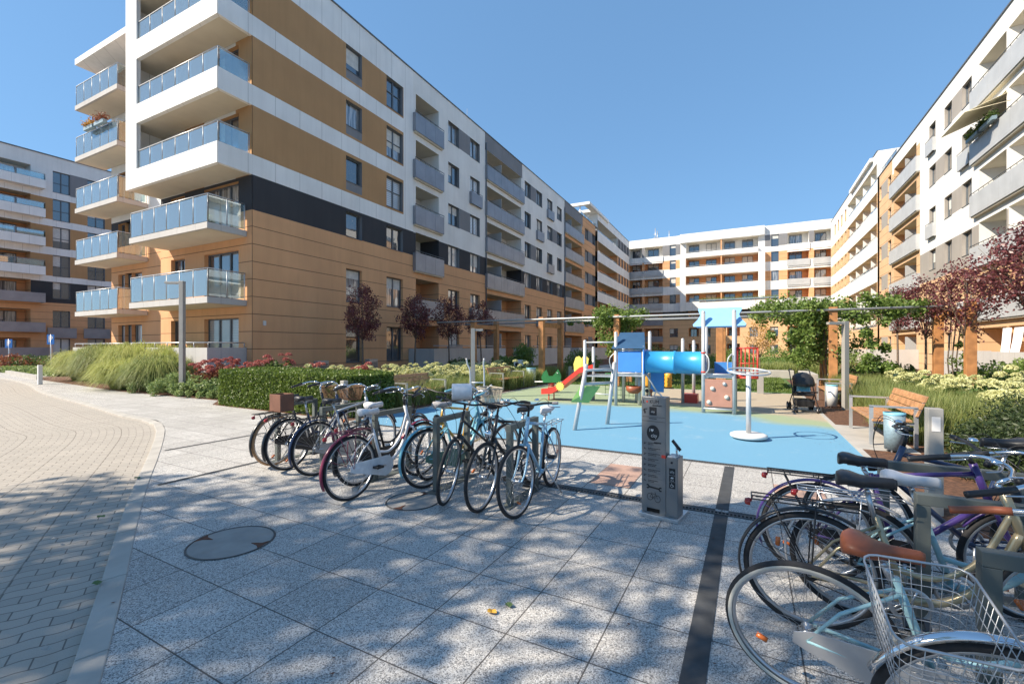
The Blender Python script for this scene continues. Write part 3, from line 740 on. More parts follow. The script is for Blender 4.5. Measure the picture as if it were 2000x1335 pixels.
# corner balconies in the white frame (floors 3 to 5): glass on top of the white bands
FZ = Fac((0, 0), (1, 0), (0, -1))
for c, d in bands[:3]: rail(FZ, bl, [(-6.05, -.08), (-.08, -.08), (-.08, -1.30)], d, d+.83, posts=.98)
def slab_balcony(x0, x1, y0, y1, zt, th=.24, glass='bglass', h=1.1, extra=None):
    mb = MB(); mb.box(x0, x1, y0, y1, zt-th, zt, 0); mb.box(x0+.1, x1-.1, y0+.1, y1, zt-th-.012, zt-th-.002, 1)
    b = mb.build('balcony', ['slab', 'soffit'], bl)
    rail(FZ, b, [(x0+.05, -(y1-.05)), (x0+.05, -(y0+.05)), (x1-.05, -(y0+.05)), (x1-.05, -(y1-.05))], zt, zt+h, posts=.93, glass=glass); return b
slab_balcony(-6.25, -.33, -.18, 1.36, fl(2)-.03); slab_balcony(-6.25, -.33, -.18, 1.36, fl(1)-.03)
for k in range(1, 6): slab_balcony(-15.1, -10.35, 1.0, 2.33, fl(k)-.03)
# terrace walls of the ground floor
mb = MB(); mb.box(-15.2, -8.3, .95, 1.1, 0, 1.62); mb.box(-8.45, -8.3, 1.09, 2.34, 0, 1.615); mb.build('terrace_wall', 'slab', bl)
mb = MB(); mb.box(-6.25, -.33, -.18, -.03, 0, 1.62); mb.box(-.48, -.33, -.04, 1.36, 0, 1.615); mb.box(-6.25, -6.1, -.04, 1.36, 0, 1.615)
tw = mb.build('terrace_wall', 'slab', bl); rail(FZ, tw, [(-6.2, .1), (-.4, .1), (-.4, -1.3)], 1.62, 1.82, posts=1.0, glass=None); rail(FZ, tw, [(-15.1, -1.02), (-8.4, -1.02)], 1.62, 1.82, posts=1.0, glass=None)
# loggia fronts, doors, dividers
for gi, (a, b, nd) in enumerate(lg):
    for k in range(6):
        if k: pbalc(FA, bl, a-.28, b+.32, fl(k), 0, .22, 'panel', slab=True)
        FBk = Fac((-LD, 0), (0, 1), (1, 0))
        segs = [(a, b)] if gi == 0 else [(a, (a+b)/2), ((a+b)/2, b)]
        for q0, q1 in segs:
            wq = (q1-q0)
            mbx = FBk; window(FBk, bl, q0+.12*wq, q0+.62*wq, fl(k)+.06, fl(k)+2.1, n=.045, div=2, sill=False)
        if gi:
            c = (a+b)/2-.25*(b-a)*(.4 if gi == 1 else .5); mb = MB(); FA.box(mb, c-.03, c+.03, -LD+.02, -.06, fl(k)+.02, fl(k)+2.0); FA.box(mb, c-.035, c+.035, -LD+.02, -.05, fl(k)+.98, fl(k)+1.02)
            mb.build('balcony_divider', 'panel_l', bl)
# terrace in front of the ground floor loggias
for a, b, n1 in ((U(798), U(946), 1.9), (U(1003), U(1082), 1.9), (U(1100), U(1160), 1.9)):
    mb = MB(); FA.box(mb, a, b, n1-.1, n1, 0, 1.55); FA.box(mb, a, a+.1, .01, n1-.09, 0, 1.545); FA.box(mb, b-.1, b, .01, n1-.09, 0, 1.545)
    mb.build('terrace_wall', 'slab', bl)
mb = MB()
for a, b, n1 in ((U(798), U(946), 1.9), (U(1003), U(1082), 1.9)): mb.tube([FA.p(a, n1-.05, 1.72), FA.p(b, n1-.05, 1.72)], .022, 6)
mb.build('terrace_rail', 'steel', bl)
# long white balconies of the far section
FE = Fac((-1.8, 0), (0, 1), (1, 0))
for (z0, z1) in [(18.35, 19.9), (15.4, 16.9), (12.5, 14.0), (9.6, 11.1)]:
    n = 3
    for q in range(n):
        a = sD1+.3+(sE1-sD1-.3)*q/n; ww = (sE1-sD1)/n; window(FE, bl, a+.2*ww, a+.75*ww, z0-.3, z1-.25, n=.05, div=3, sill=False, pm='pane')
    rail(FA, bl, [(sD1+.3, -.08), (sE1, -.08)], z0, z0+.25, posts=1.8)
# roof canopy of the far section: slab with an opening
mb = MB(); c0, c1 = U(1148), U(1187)
for x0, x1, y0, y1 in ((-6.5, .25, c0, c0+.5), (-6.5, .25, c0+3.4, c1), (-6.5, -5.9, c0+.5, c0+3.4), (-.6, .25, c0+.5, c0+3.4)): FA.box(mb, y0, y1, x0, x1, 20.75, 21.12)
for yy in (c0+.4, c0+4.0): mb.tube([(-1.2, yy, TOP-.2), (-1.2, yy, 20.74)], .09, 8)
mb.build('roof_canopy', 'white', bl)
rail(FA, bl, [(s3, -.3), (sD1, -.3)], TOP, TOP+.7, posts=1.5)
mb = MB(); y = U(963); mb.tube([(-2.5, y, TOP-.3), (-2.5, y, 21.7)], .035, 6, r1=.012); mb.tube([(-2.9, y, TOP-.3), (-2.9, y, 21.2)], .025, 6, r1=.01); mb.build('antenna_mast', 'steel', bl)
mb = MB(); mb.box(.002, .05, U(516)-.06, U(516)+.06, ZZ(636, 18.9), ZZ(627, 18.9)); mb.build('wall_lamp', 'lightprint', bl)
# drain pipes
mb = MB()
for s_ in (sB1+.05, sC1-.05): mb.tube([(.06, s_, .2), (.06, s_, TOP-.8)], .05, 8)
mb.build('downpipe', 'frame', bl)

# ------------------------------------------------------------------ right wing
FR_ = Frame((10.94, 0), 0); DZR = -.4
brt = empty('apartment_wing', (10.94, 0, 0), 0, 'sunlit white and apricot apartment wing along the right side of the courtyard', 'building')
FB = Fac((0, 0), (0, 1), (-1, 0)); V = lambda u: FR_.px(u, 0)
T_R = TOP-.62
r0 = 14.0; rA = V(1905); rB = V(1797); rC = V(1743); rD = V(1714); rE = V(1655); rF = V(1627)
ops = []; wins = []; frs = []; greyp = []
Wa, Wb, Wc = (V(1898), V(1879)), (V(1859), V(1844.6)), (V(1827.4), V(1815))
Dw = [(V(1740.5), V(1734)), (V(1721.5), V(1717.5))]
lgR = [(r0+2, V(1968)-.1, 'n'), (V(1968)+.1, V(1912), 'n'), (V(1790), V(1746), 'f')]
for k in range(6):
    z0, z1 = fl(k, DZR)+.85, fl(k, DZR)+2.2
    for j, (a, b) in enumerate((Wa, Wb, Wc)):
        full = (j == 0 and k in (4, 1)) or (j == 2 and k in (5, 3, 1))
        zz = z0-.65 if full else z0
        ops.append((a, b, zz, z1, .2, GREIGE if k > 1 else TANLIT, None)); (frs if full else wins).append((a, b, zz, z1, 2 if b-a > 1.1 else 1))
    for a, b in Dw: ops.append((a, b, z0, z1, .2, TANLIT, None)); wins.append((a, b, z0, z1, 1))
    greyp.append((Dw[0][1], Dw[1][0], z0, z1))
    if k in (5, 3): greyp.append((Wa[1], Wb[0], z0, z1))
    if k in (4,): greyp.append((Wb[1], Wc[0], z0, z1))
    for a, b, q in lgR:
        ops.append((a, b, fl(k, DZR)-.02, fl(k, DZR)+2.3, 1.6, TANLIT if (k < 2 or q == 'f') else REND, TANLIT if (k < 2 or q == 'f') else REND))
EbR = [(16.75, 17.9), (13.75, 15.2), (10.85, 12.3), (8.0, 9.5), (5.0, 6.6)]
for i, (z0, z1) in enumerate([(17.9, 19.6), (15.2, 16.75), (12.3, 13.75), (9.5, 10.85), (6.6, 8.0), (3.6, 5.0)]):
    ops.append((rD+.3, rE, z0, z1, 1.8, REND if i == 0 else TANLIT, REND if i == 0 else TANLIT))
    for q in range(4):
        a = rE+(rF-rE)*(.06+.24*q); ops.append((a, a+(rF-rE)*.1, z0+.1, z1-.1, .25, TANLIT, None)); wins.append((a, a+(rF-rE)*.1, z0+.1, z1-.1, 1))
def zoneR(s, z):
    for a, b, c, d in greyp:
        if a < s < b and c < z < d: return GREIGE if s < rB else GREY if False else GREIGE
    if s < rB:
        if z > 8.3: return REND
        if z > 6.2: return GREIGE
        return TANLIT
    if s < rC: return REND if z > 16.6 else TANLIT
    if s < rD: return TANLIT
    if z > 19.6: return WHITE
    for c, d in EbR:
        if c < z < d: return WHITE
    return REND if z > 17.9 else TANLIT
mb = MB()
opsM = [o for o in ops if o[0] < rD]; opsE = [o for o in ops if o[0] > rD]
wall(FB, mb, sorted([r0, rA, rB, rC, rD]+[x for g in greyp for x in g[:2]]), sorted([0, 6.2, 8.3, 16.6, T_R]+[x for g in greyp for x in g[2:]]), zoneR, opsM)
wall(FB, mb, [rD, rE, rF+2], sorted([0, 5, 6.6, 8, 9.5, 10.85, 12.3, 13.75, 15.2, 16.75, 17.9, 19.6, 20.7]), zoneR, opsE)
FB.box(mb, r0, rD, -13, -2, 0, T_R-.25, ROOF); FB.box(mb, rD+.05, rF+6, -13, -2.1, 0, 20.4, ROOF)
FB.box(mb, r0, rD, -1.99, -.25, T_R-.5, T_R-.27, ROOF); FB.box(mb, rD+.1, rF, -2.0, -.3, 20.1, 20.38, ROOF)
FB.box(mb, r0, rD, -.2, .06, T_R, T_R+.07, CAP); FB.box(mb, rD, rF+2, -.2, .05, 20.7, 20.77, CAP)
FB.box(mb, rD-.03, rD+.04, -13, -.02, T_R, 20.7, WHITE); mb.build('wall', WM, brt)
for a, b, c, d, dv in wins: window(FB, brt, a, b, c, d, div=dv, pm='pane_c' if rw.random() < .5 else 'pane')
for a, b, c, d, dv in frs: french(FB, brt, a, b, c, d, 'panel_l')
for gi, (a, b, q) in enumerate(lgR):
    for k in range(6):
        FBk = Fac((1.6, 0), (0, 1), (-1, 0))
        window(FBk, brt, a+.15*(b-a), a+.6*(b-a), fl(k, DZR)+.06, fl(k, DZR)+2.1, n=.045, div=2, sill=False)
        if gi == 0: continue
        aa, bb = (lgR[0][0], V(1905)) if gi == 1 else (V(1797), V(1743))
        if k: pbalc(FB, brt, aa, bb, fl(k, DZR), 0, .25, 'panel_l')
        c = V(1968) if gi == 1 else (a+b)/2
        mb = MB(); FB.box(mb, c-.04, c+.04, -1.55, -.05, fl(k, DZR)+.02, fl(k, DZR)+2.1); FB.box(mb, c-.045, c+.045, -1.55, -.04, fl(k, DZR)+1.0, fl(k, DZR)+1.04); mb.build('balcony_divider', 'panel_l', brt)
for a, b in ((r0+2, V(1935)), (V(1795), V(1748)), (V(1700), V(1650))):
    mb = MB(); FB.box(mb, a, b, 1.9, 2.0, 0, 1.45); FB.box(mb, a, a+.1, .01, 1.91, 0, 1.445); FB.box(mb, b-.1, b, .01, 1.91, 0, 1.445); mb.build('terrace_wall', 'slab', brt)
FE = Fac((1.8, 0), (0, 1), (-1, 0))
for (z0, z1) in [(17.9, 19.6), (15.2, 16.75), (12.3, 13.75), (9.5, 10.85), (6.6, 8.0), (3.6, 5.0)]:
    n = 4
    for q in range(n):
        a = rD+.3+(rE-rD-.3)*q/n; ww = (rE-rD)/n; window(FE, brt, a+.2*ww, a+.7*ww, z0-.3, z1-.25, n=.05, div=2, sill=False, pm='pane')
        mb = MB(); FB.box(mb, a-.03+ww*.9, a+.03+ww*.9, -1.78, -.2, z0-.2, z1-.05); mb.build('balcony_divider', 'render', brt)
    rail(FB, brt, [(rD+.3, -.08), (rE, -.08)], z0, z0+.3, posts=1.6)
mb = MB(); c0, c1 = V(1706), V(1664)
for x0, x1, y0, y1 in ((-6, .3, c0, c0+.6), (-6, .3, c0+4.2, c1), (-6, -5.2, c0+.6, c0+4.2), (-.7, .3, c0+.6, c0+4.2)): FB.box(mb, y0, y1, x0, x1, 20.3, 20.65)
for yy in (c0-.0, c0+6.0): mb.tube([(1.2, yy, T_R-.2), (1.2, yy, 20.29)], .09, 8)
mb.build('roof_canopy', 'white', brt)
rail(FB, brt, [(rC, -.3), (rD, -.3)], T_R, T_R+.9, posts=1.5)
# awning and flower boxes on the near balcony
mb = MB(); a0, a1 = V(1912), V(1968)
P = [FB.p(a0, -.02, fl(4, DZR)+2.15), FB.p(a1, -.02, fl(4, DZR)+2.15), FB.p(a1, 1.5, fl(4, DZR)+1.55), FB.p(a0, 1.5, fl(4, DZR)+1.55)]
mb.hexa([(p[0], p[1], p[2]-.02) for p in P]+P)
mb.tube([P[3], P[2]], .03, 6); mb.tube([FB.p(a1-.3, -.02, fl(4, DZR)+1.6), P[2]], .018, 5)
mb.build('awning', 'awning', brt)

# ------------------------------------------------------------------ far wing closing the courtyard
YF = 84.0; FF_ = Frame((0, YF), 0); X = lambda u: FF_.py(u, 0)
bf = empty('apartment_wing', (0, YF, 0), 0, 'far white apartment wing closing the courtyard with its left half in shadow', 'building')
FD = Fac((0, 0), (1, 0), (0, -1))
ops = []; wins = []; rails = []
lvl = [(17.2+.9, 20.0), (15.6, 17.2), (12.5, 14.1), (9.5, 11.0)]
x0, xg, xs, xf0, xf1, xr1, xe = X(1229)-3, X(1256), X(1296), X(1329), X(1494), X(1535), X(1627)+3
def fbal(a, b, z0, z1, col, n, dp=1.6, first=False):
    ops.append((a, b, z0, z1, dp, col, col)); k = n
    for i in range(k):
        ww = (b-a)/k; wins.append((a+ww*(i+.12), a+ww*(i+.72), z0-.1, z1-.15, dp-.06, 3 if ww > 3.4 else 2))
for i, (z0, z1) in enumerate(lvl):
    cc = REND if i == 0 else TAN
    fbal(X(1340), X(1408), z0, z1, cc, 2); fbal(X(1410), X(1481), z0, z1, cc, 2)
    fbal(x0+3.0, X(1254), z0, z1, cc, 1); fbal(X(1258.5), X(1294), z0, z1, cc, 1)
    fbal(X(1538), X(1580), z0, z1, cc, 1); fbal(X(1590), X(1627), z0, z1, cc, 1)
    for a, b in ((1308, 1320), (1506, 1521)): ops.append((X(a), X(b), z0-.1, z1, .25, GREY, None)); wins.append((X(a), X(b), z0-.1, z1, .2, 1))
for a, b in ((1258.5, 1294), (1538, 1580), (1232, 1254), (1345, 1365), (1420, 1445)):
    for z0, z1 in ((6.5, 7.9), (3.5, 5.0), (.6, 2.2)): fbal(X(a), X(b), z0, z1, TAN, 1)
for u0, u1 in ((1308, 1324), (1374, 1388), (1464, 1480), (1504, 1520), (1594, 1610)):
    for z0, z1 in ((3.4, 4.95), (.5, 2.0)): ops.append((X(u0), X(u1), z0, z1, .25, GREY, None)); wins.append((X(u0), X(u1), z0, z1, .2, 2))
def zoneF(s, z):
    if z > 20.0: return WHITE
    if z < 7.95: return DARK if z > 6.4 else TANLIT
    if xf0 < s < xf1: return WHITE if z < 18.1 else REND
    for a, b in ((14.1, 15.6), (11.0, 12.5), (7.95, 9.5), (17.2, 18.1)):
        if a < z < b: return WHITE
    return GREY if z > 18.1 else TAN
mb = MB(); wall(FD, mb, sorted([x0, xg, xs, xf0, xf1, xr1, xe]), sorted([0, 6.4, 7.95, 9.5, 11, 12.5, 14.1, 15.6, 17.2, 18.1, 20.0, 21.5]), zoneF, ops)
for u0, u1 in ((xf0, xf1),):   # frame stands proud
    FD.box(mb, xf0, X(1340), .002, .7, 7.9, 17.3, WHITE); FD.box(mb, X(1481), xf1, .002, .7, 7.9, 17.3, WHITE)
    for a, b in ((17.25, 18.1), (14.1, 15.6), (11.0, 12.5), (7.95, 9.5)): FD.box(mb, X(1340), X(1481), .004, .698, a, b, WHITE)
    FD.box(mb, xf0, X(1493), .002, .7, 20.0, 21.5, WHITE)
FD.box(mb, X(1408)-.02, X(1410)+.02, .002, .6, 9.5, 20, TAN)
FD.box(mb, x0-10, xe+10, -14, -2.2, 0, 21.2, ROOF); FD.box(mb, x0, xe, -2.19, -.3, 20.9, 21.15, ROOF)
mb.build('wall', WM, bf)
for a, b, c, d, dp, dv in wins: window(FD, bf, a, b, c, d, n=-dp+.02, div=dv, sill=False, pm='pane' if rw.random() < .75 else 'pane_c')
for i, (z0, z1) in enumerate(lvl):
    pm = 'white' if i == 0 else 'panel_l'
    for a, b in ((x0+3, X(1255.5)), (X(1257), X(1295)), (X(1537), X(1582)), (X(1588), X(1627))):
        mb = MB(); FD.box(mb, a, b, .1, .14, z0-.95, z0+.05); FD.box(mb, a+.05, b-.05, .002, .098, z0-1.2, z0-1.02); mb.build('front_panel', pm, bf)
    rail(FD, bf, [(X(1340), .6), (X(1481), .6)], z0, z0+.22, posts=2.5, glass=None)
for z0 in (6.5, 3.5):
    for a, b in ((1257, 1295), (1537, 1582), (1230, 1255)):
        mb = MB(); FD.box(mb, X(a), X(b), .1, .14, z0-.95, z0+.05); mb.build('front_panel', 'panel', bf)
mb = MB()
for u, h in ((1272, 3.2), (1276, 2.6), (1300, 2.4)): mb.tube([(X(u), 4, 21), (X(u), 4, 21.2+h)], .07, 5)
for z in (22.6, 23.2): mb.tube([(X(1268), 4, z), (X(1279), 4, z)], .05, 4)
mb.build('antenna_mast', 'steel', bf)
mb = MB(); mb.box(X(1236), X(1240), 3, 4, 21, 22.1); mb.box(X(1243), X(1245), 3, 4, 21, 21.9); mb.build('roof_vent', 'dark', bf)
# flower boxes
# ------------------------------------------------------------------ separate block at the far left
FQ = Frame((-62.9, 0), 0); Yq = lambda u: FQ.px(u, 0)
bq = empty('apartment_block', (-62.9, 0, 0), 0, 'separate white and brown apartment block at the far left edge behind the tall grasses', 'building')
FG = Fac((0, 0), (0, 1), (1, 0)); ops = []; wins = []; frs = []
qa = Yq(82)
rows = [19.66, 16.8, 13.97, 11.05, 8.3, 5.36, 2.5]
for i, zt in enumerate(rows):
    for a, b in ((103, 137), (171, 205)):
        full = i < 6; zb_ = zt-2.15 if i < 4 else (zt-1.7)
        ops.append((Yq(a), Yq(b), zb_, zt, .2, GREY, None)); wins.append((Yq(a), Yq(b), zb_, zt, 2, i < 4))
    ops.append((Yq(-40)+.5, qa-.8, zt-1.3 if i < 6 else zt-1.4, zt+.05, 1.6, REND if i == 0 else TAN, REND if i == 0 else TAN))
def zoneQ(s, z):
    if z > 17.4: return GREY if (Yq(137) < s < Yq(171) and z < 19.7) else REND
    for zt in rows[1:5]:
        if zt-2.15 < z < zt: return DARK if zt == 8.3 else BRUP
    if z > 6.6: return WHITE
    return TAN
mb = MB(); wall(FG, mb, sorted([Yq(-60), qa, Yq(137), Yq(171), Yq(300)]), sorted([0, 6.6, 17.4, 19.7, 21.1]+[q for zt in rows[1:5] for q in (zt-2.15, zt)]), zoneQ, ops)
FG.box(mb, Yq(-60), Yq(300), -12, -2, 0, 20.8, ROOF); FG.box(mb, Yq(-60), Yq(300), -1.99, -.3, 20.6, 20.79, ROOF); FG.box(mb, Yq(-60), Yq(300), -.2, .08, 21.1, 21.2, CAP)
mb.build('wall', WM, bq)
for a, b, c, d, dv, tr in wins: window(FG, bq, a, b, c, d, div=dv, trans=tr, pm='pane' if c > 3 else 'pane_w')
FGk = Fac((-1.6, 0), (0, 1), (1, 0))
for i, zt in enumerate(rows):
    for q in range(4):
        a = qa-1.4-q*2.3; window(FGk, bq, a-1.7, a, zt-1.6, zt-.15, n=.05, div=2, sill=False, pm='pane' if q % 2 else 'pane_c')
    if i < 6:
        mb = MB(); z0 = zt-1.3
        FG.box(mb, Yq(-40), qa, .9, .98, z0-.95, z0-.1 if i < 4 else z0); FG.box(mb, qa-.08, qa, .01, .898, z0-.95, z0-.1 if i < 4 else z0); FG.box(mb, Yq(-40), qa-.1, .01, .89, z0-.9, z0-.75)
        b = mb.build('balcony', 'white' if i < 4 else 'panel', bq)
        if i < 4: rail(FG, b, [(Yq(-40), .94), (qa-.04, .94), (qa-.04, .02)], z0-.1, z0+.5, posts=2)
mb = MB(); FG.box(mb, Yq(-40), qa, 1.9, 2, 0, 1.6); FG.box(mb, qa-.1, qa, .01, 1.898, 0, 1.6); mb.build('terrace_wall', 'panel', bq)
for a in (120, 188): 
    mb = MB(); FG.box(mb, Yq(a)-1.1, Yq(a)+1.1, .25, .29, 2.55, 3.6); mb.build('window_balcony', 'panel', bq)

mb = MB(); a, b = V(2010), V(1962)
for q in range(2):
    a0 = a+(b-a)*(.08+.5*q); rgs = []
    for z, sw_ in ((2.55, .0), (1.9, .12), (1.2, .30), (.85, .42)):
        rgs.append([FB.p(a0+(b-a)*.36*j/12+sw_*.4*(1-2*q), .08+.05*math.sin(j*1.9)+sw_*.5, z) for j in range(13)])
    for i in range(3):
        for j in range(12): mb.quad(rgs[i][j], rgs[i][j+1], rgs[i+1][j+1], rgs[i+1][j])
mb.sm = [True]*len(mb.f); mb.build('curtain', 'cloth_w', brt)
# ================================================================== PLANTS
import numpy as np
RG = np.random.default_rng(11)
def npmesh(name, verts, nq, mats, parent=None, midx=None):
    me = bpy.data.meshes.new(name); n = len(verts); me.vertices.add(n); me.vertices.foreach_set('co', verts.astype(np.float32).ravel())
    me.loops.add(nq*4); me.polygons.add(nq)
    return me
def quads(name, V, F, mat_, parent=None, midx=None):
    """V (n,3), F (m,4)"""
    me = bpy.data.meshes.new(name); me.vertices.add(len(V)); me.vertices.foreach_set('co', np.ascontiguousarray(V, dtype=np.float32).ravel())
    me.loops.add(F.size); me.loops.foreach_set('vertex_index', np.ascontiguousarray(F, dtype=np.int32).ravel())
    me.polygons.add(len(F)); me.polygons.foreach_set('loop_start', np.arange(0, F.size, 4, dtype=np.int32))
    mats = mat_ if isinstance(mat_, (list, tuple)) else [mat_]
    for x in mats: me.materials.append(M[x])
    if midx is not None: me.polygons.foreach_set('material_index', np.ascontiguousarray(midx, dtype=np.int32))
    me.update(); me.validate(); o = bpy.data.objects.new(name, me); COL.objects.link(o)
    if parent: o.parent = parent
    return o
def rdir(n):
    v = RG.normal(size=(n, 3)); return v/np.linalg.norm(v, axis=1)[:, None]
def leafquads(P, size, aspect=.5, up=.3, out=None):
    n = len(P); a = rdir(n)
    if out is not None: a = a+out; a /= np.linalg.norm(a, axis=1)[:, None]
    r = rdir(n); b = np.cross(a, r); b /= np.linalg.norm(b, axis=1)[:, None]; c = np.cross(a, b)
    s = size*RG.uniform(.7, 1.3, (n, 1))
    V = np.stack([P-a*s*.5, P+b*s*aspect*.5+c*s*.08, P+a*s*.5, P-b*s*aspect*.5+c*s*.08], 1).reshape(-1, 3)
    F = np.arange(n*4).reshape(n, 4); return V, F
def leaves(name, P, size, m, parent, aspect=.5, out=None): V, F = leafquads(P, size, aspect, out=out); return quads(name, V, F, m, parent)
def clumps(C, per, rad):
    """per points round each centre, hollow-ish"""
    n = len(C)*per; d = rdir(n)*(RG.uniform(.25, 1, (n, 1))**.6)*rad; return np.repeat(C, per, 0)+d
def blades(P, h, w_, lean, m, name, parent=None, arch=.5, spread=None):
    n = len(P); a = RG.uniform(0, 2*PI, n); dx = np.stack([np.cos(a), np.sin(a), 0*a], 1)
    if spread is not None: dx = dx*.35+spread; nn = np.linalg.norm(dx, axis=1)[:, None]+1e-6; dx = dx/np.maximum(nn, 1)
    side = np.stack([-np.sin(a), np.cos(a), 0*a], 1); H = h*RG.uniform(.6, 1.1, (n, 1)); Ln = lean*RG.uniform(.4, 1.2, (n, 1))
    z = np.array([[0, 0, 1.0]]); w2 = w_*RG.uniform(.7, 1.3, (n, 1))
    p0 = P; p1 = P+z*H*.6+dx*Ln*H*.35; p2 = P+z*H*(1-arch*.12)+dx*Ln*H*.95
    V = np.stack([p0-side*w2, p0+side*w2, p1-side*w2*.8, p1+side*w2*.8, p2-side*w2*.1, p2+side*w2*.1], 1).reshape(-1, 3)
    b = np.arange(n)[:, None]*6; F = np.concatenate([b+np.array([[0, 1, 3, 2]]), b+np.array([[2, 3, 5, 4]])], 0); return V, F
# --- box hedge
def hedge(x0, x1, y0, y1, h, n, m, label, size=.055, name='clipped_hedge', rnd=.45, corem='core', wob=.05, loc=None):
    e = empty(name, ((x0+x1)/2, (y0+y1)/2, 0), 0, label, 'hedge'); cx, cy = (x1-x0)/2, (y1-y0)/2
    k = n; P = np.stack([RG.uniform(-cx, cx, k), RG.uniform(-cy, cy, k), RG.uniform(0.02, h, k)], 1)
    # push to the nearest face of a rounded block
    f = RG.uniform(0, 1, k); A = [2*cx*h, 2*cx*h, 2*cy*h, 2*cy*h, 4*cx*cy]; s = np.cumsum(A)/sum(A)
    P[f < s[0], 1] = -cy; P[(f >= s[0]) & (f < s[1]), 1] = cy; P[(f >= s[1]) & (f < s[2]), 0] = -cx; P[(f >= s[2]) & (f < s[3]), 0] = cx; P[f >= s[3], 2] = h
    q = P.copy(); cr = rnd
    dx = np.abs(q[:, 0])-(cx-cr); dy = np.abs(q[:, 1])-(cy-cr); c = (dx > 0) & (dy > 0); l = np.hypot(dx, dy); over = c & (l > cr)
    sc = np.where(over, cr/np.maximum(l, 1e-6), 1); q[:, 0] = np.where(over, np.sign(q[:, 0])*((cx-cr)+dx*sc), q[:, 0]); q[:, 1] = np.where(over, np.sign(q[:, 1])*((cy-cr)+dy*sc), q[:, 1])
    bl_ = np.sin(q[:, 0]*3.1+1)*np.cos(q[:, 1]*2.7)+np.sin(q[:, 0]*7.3+q[:, 2]*5)*.6
    q += rdir(k)*RG.uniform(0, .06, (k, 1)); q[:, 2] += bl_*wob*.6*(q[:, 2]/h); q[:, :2] *= (1+bl_*wob*.35/np.maximum(1, max(cx, cy)))[:, None]
    leaves('foliage', q, size, m, e, .6)
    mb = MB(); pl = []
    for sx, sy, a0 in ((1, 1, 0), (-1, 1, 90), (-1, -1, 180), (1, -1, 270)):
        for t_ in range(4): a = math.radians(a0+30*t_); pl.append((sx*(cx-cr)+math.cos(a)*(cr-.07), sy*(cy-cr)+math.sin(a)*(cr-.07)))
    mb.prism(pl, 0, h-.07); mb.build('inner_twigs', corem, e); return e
hedge(-13.45, -7.95, 7.1, 8.7, .98, 52000, 'hedge', 'low clipped box hedge with rounded corners behind the left bicycle racks', size=.06)
# --- arching ornamental grasses
def grassclump(x, y, h, r, n, label, m='grassA'):
    e = empty('ornamental_grass', (x, y, 0), 0, label, 'ornamental grass', 'arching ornamental grasses along the left pavement')
    a = RG.uniform(0, 2*PI, n); rr = r*.55*np.sqrt(RG.uniform(0, 1, n)); P = np.stack([np.cos(a)*rr, np.sin(a)*rr, 0*a], 1)
    dr = np.stack([np.cos(a), np.sin(a), 0*a], 1)*RG.uniform(.05, 1, (n, 1))
    H = h*RG.uniform(.55, 1.08, (n, 1)); z = np.array([[0, 0, 1.0]]); rad = r*.85
    k = np.linalg.norm(dr, axis=1)[:, None]
    jt = RG.normal(size=(n, 3))*np.array([[.13, .13, .07]]); p1 = P+z*H*.62+dr*rad*.30+jt*.5; p2 = P+z*H*(1.0-.16*k)+dr*rad*.72; p2 = p2+jt; p3 = P+z*H*(.95-.62*k)+dr*rad*1.12+jt*2
    side = np.stack([-np.sin(a), np.cos(a), 0*a], 1)*.0085
    V = np.stack([P-side, P+side, p1-side, p1+side, p2-side*.8, p2+side*.8, p3-side*.15, p3+side*.15], 1).reshape(-1, 3); b = np.arange(n)[:, None]*8
    F = np.concatenate([b+np.array([[i, i+1, i+3, i+2]]) for i in (0, 2, 4)], 0); quads('blades', V, F, m, e); return e
for (u, v, h, r, lab) in ((138, 744, 1.45, 1.15, 'tall arching grass clump furthest left behind the white bollard'), (172, 748, 1.7, 1.05, 'yellow green arching grass clump next to the leftmost clump'), (208, 761, 1.1, 1.0, 'pale straw coloured arching grass clump spilling low over the pavement edge'), (236, 753, 1.75, 1.1, 'upright green grass clump in the middle of the grass row'), (270, 765, 1.25, .95, 'bright green arching grass clump touching the white edged shrubs'), (300, 757, 1.6, .9, 'rightmost arching grass clump in front of the terrace wall')):
    x, y = G(u, v); grassclump(x, y+.7, h, r, 7000, lab, m='grassB' if u in (172, 270) else 'grassA')
# --- mounded shrubs
def shrub(x, y, rx, ry, h, n, m, label, cat='shrub', name='shrub', size=.07, group=None, seed=0, asp=.55, nc=None):
    e = empty(name, (x, y, 0), 0, label, cat, group)
    nc = nc or max(14, int(rx*ry*70)); a = RG.uniform(0, 2*PI, nc); q = np.sqrt(RG.uniform(0, 1, nc)); zz = h*np.sqrt(np.maximum(0, 1-q*q*.8))*RG.uniform(.35, .95, nc)
    C = np.stack([np.cos(a)*q*rx, np.sin(a)*q*ry, np.maximum(.08, zz-.1)], 1); leaves('foliage', clumps(C, n//nc, .16*max(.8, h)), size, m, e, asp); return e
for i, (u, v, r, h, lab) in enumerate(((255, 768, .95, .85, 'pale green white edged shrub at the foot of the grass row'), (300, 774, 1.0, .9, 'grey green white edged shrub second from the grasses'), (345, 778, .95, .8, 'low variegated shrub left of the tall lamp post'), (392, 780, .9, .72, 'fresh green low shrub at the path corner below the pink hydrangeas'))):
    x, y = G(u, v); shrub(x, y+.9, r*1.15, r*.9, h, 5200, 'shrub', lab, size=.075, group='pale low shrubs along the pavement')
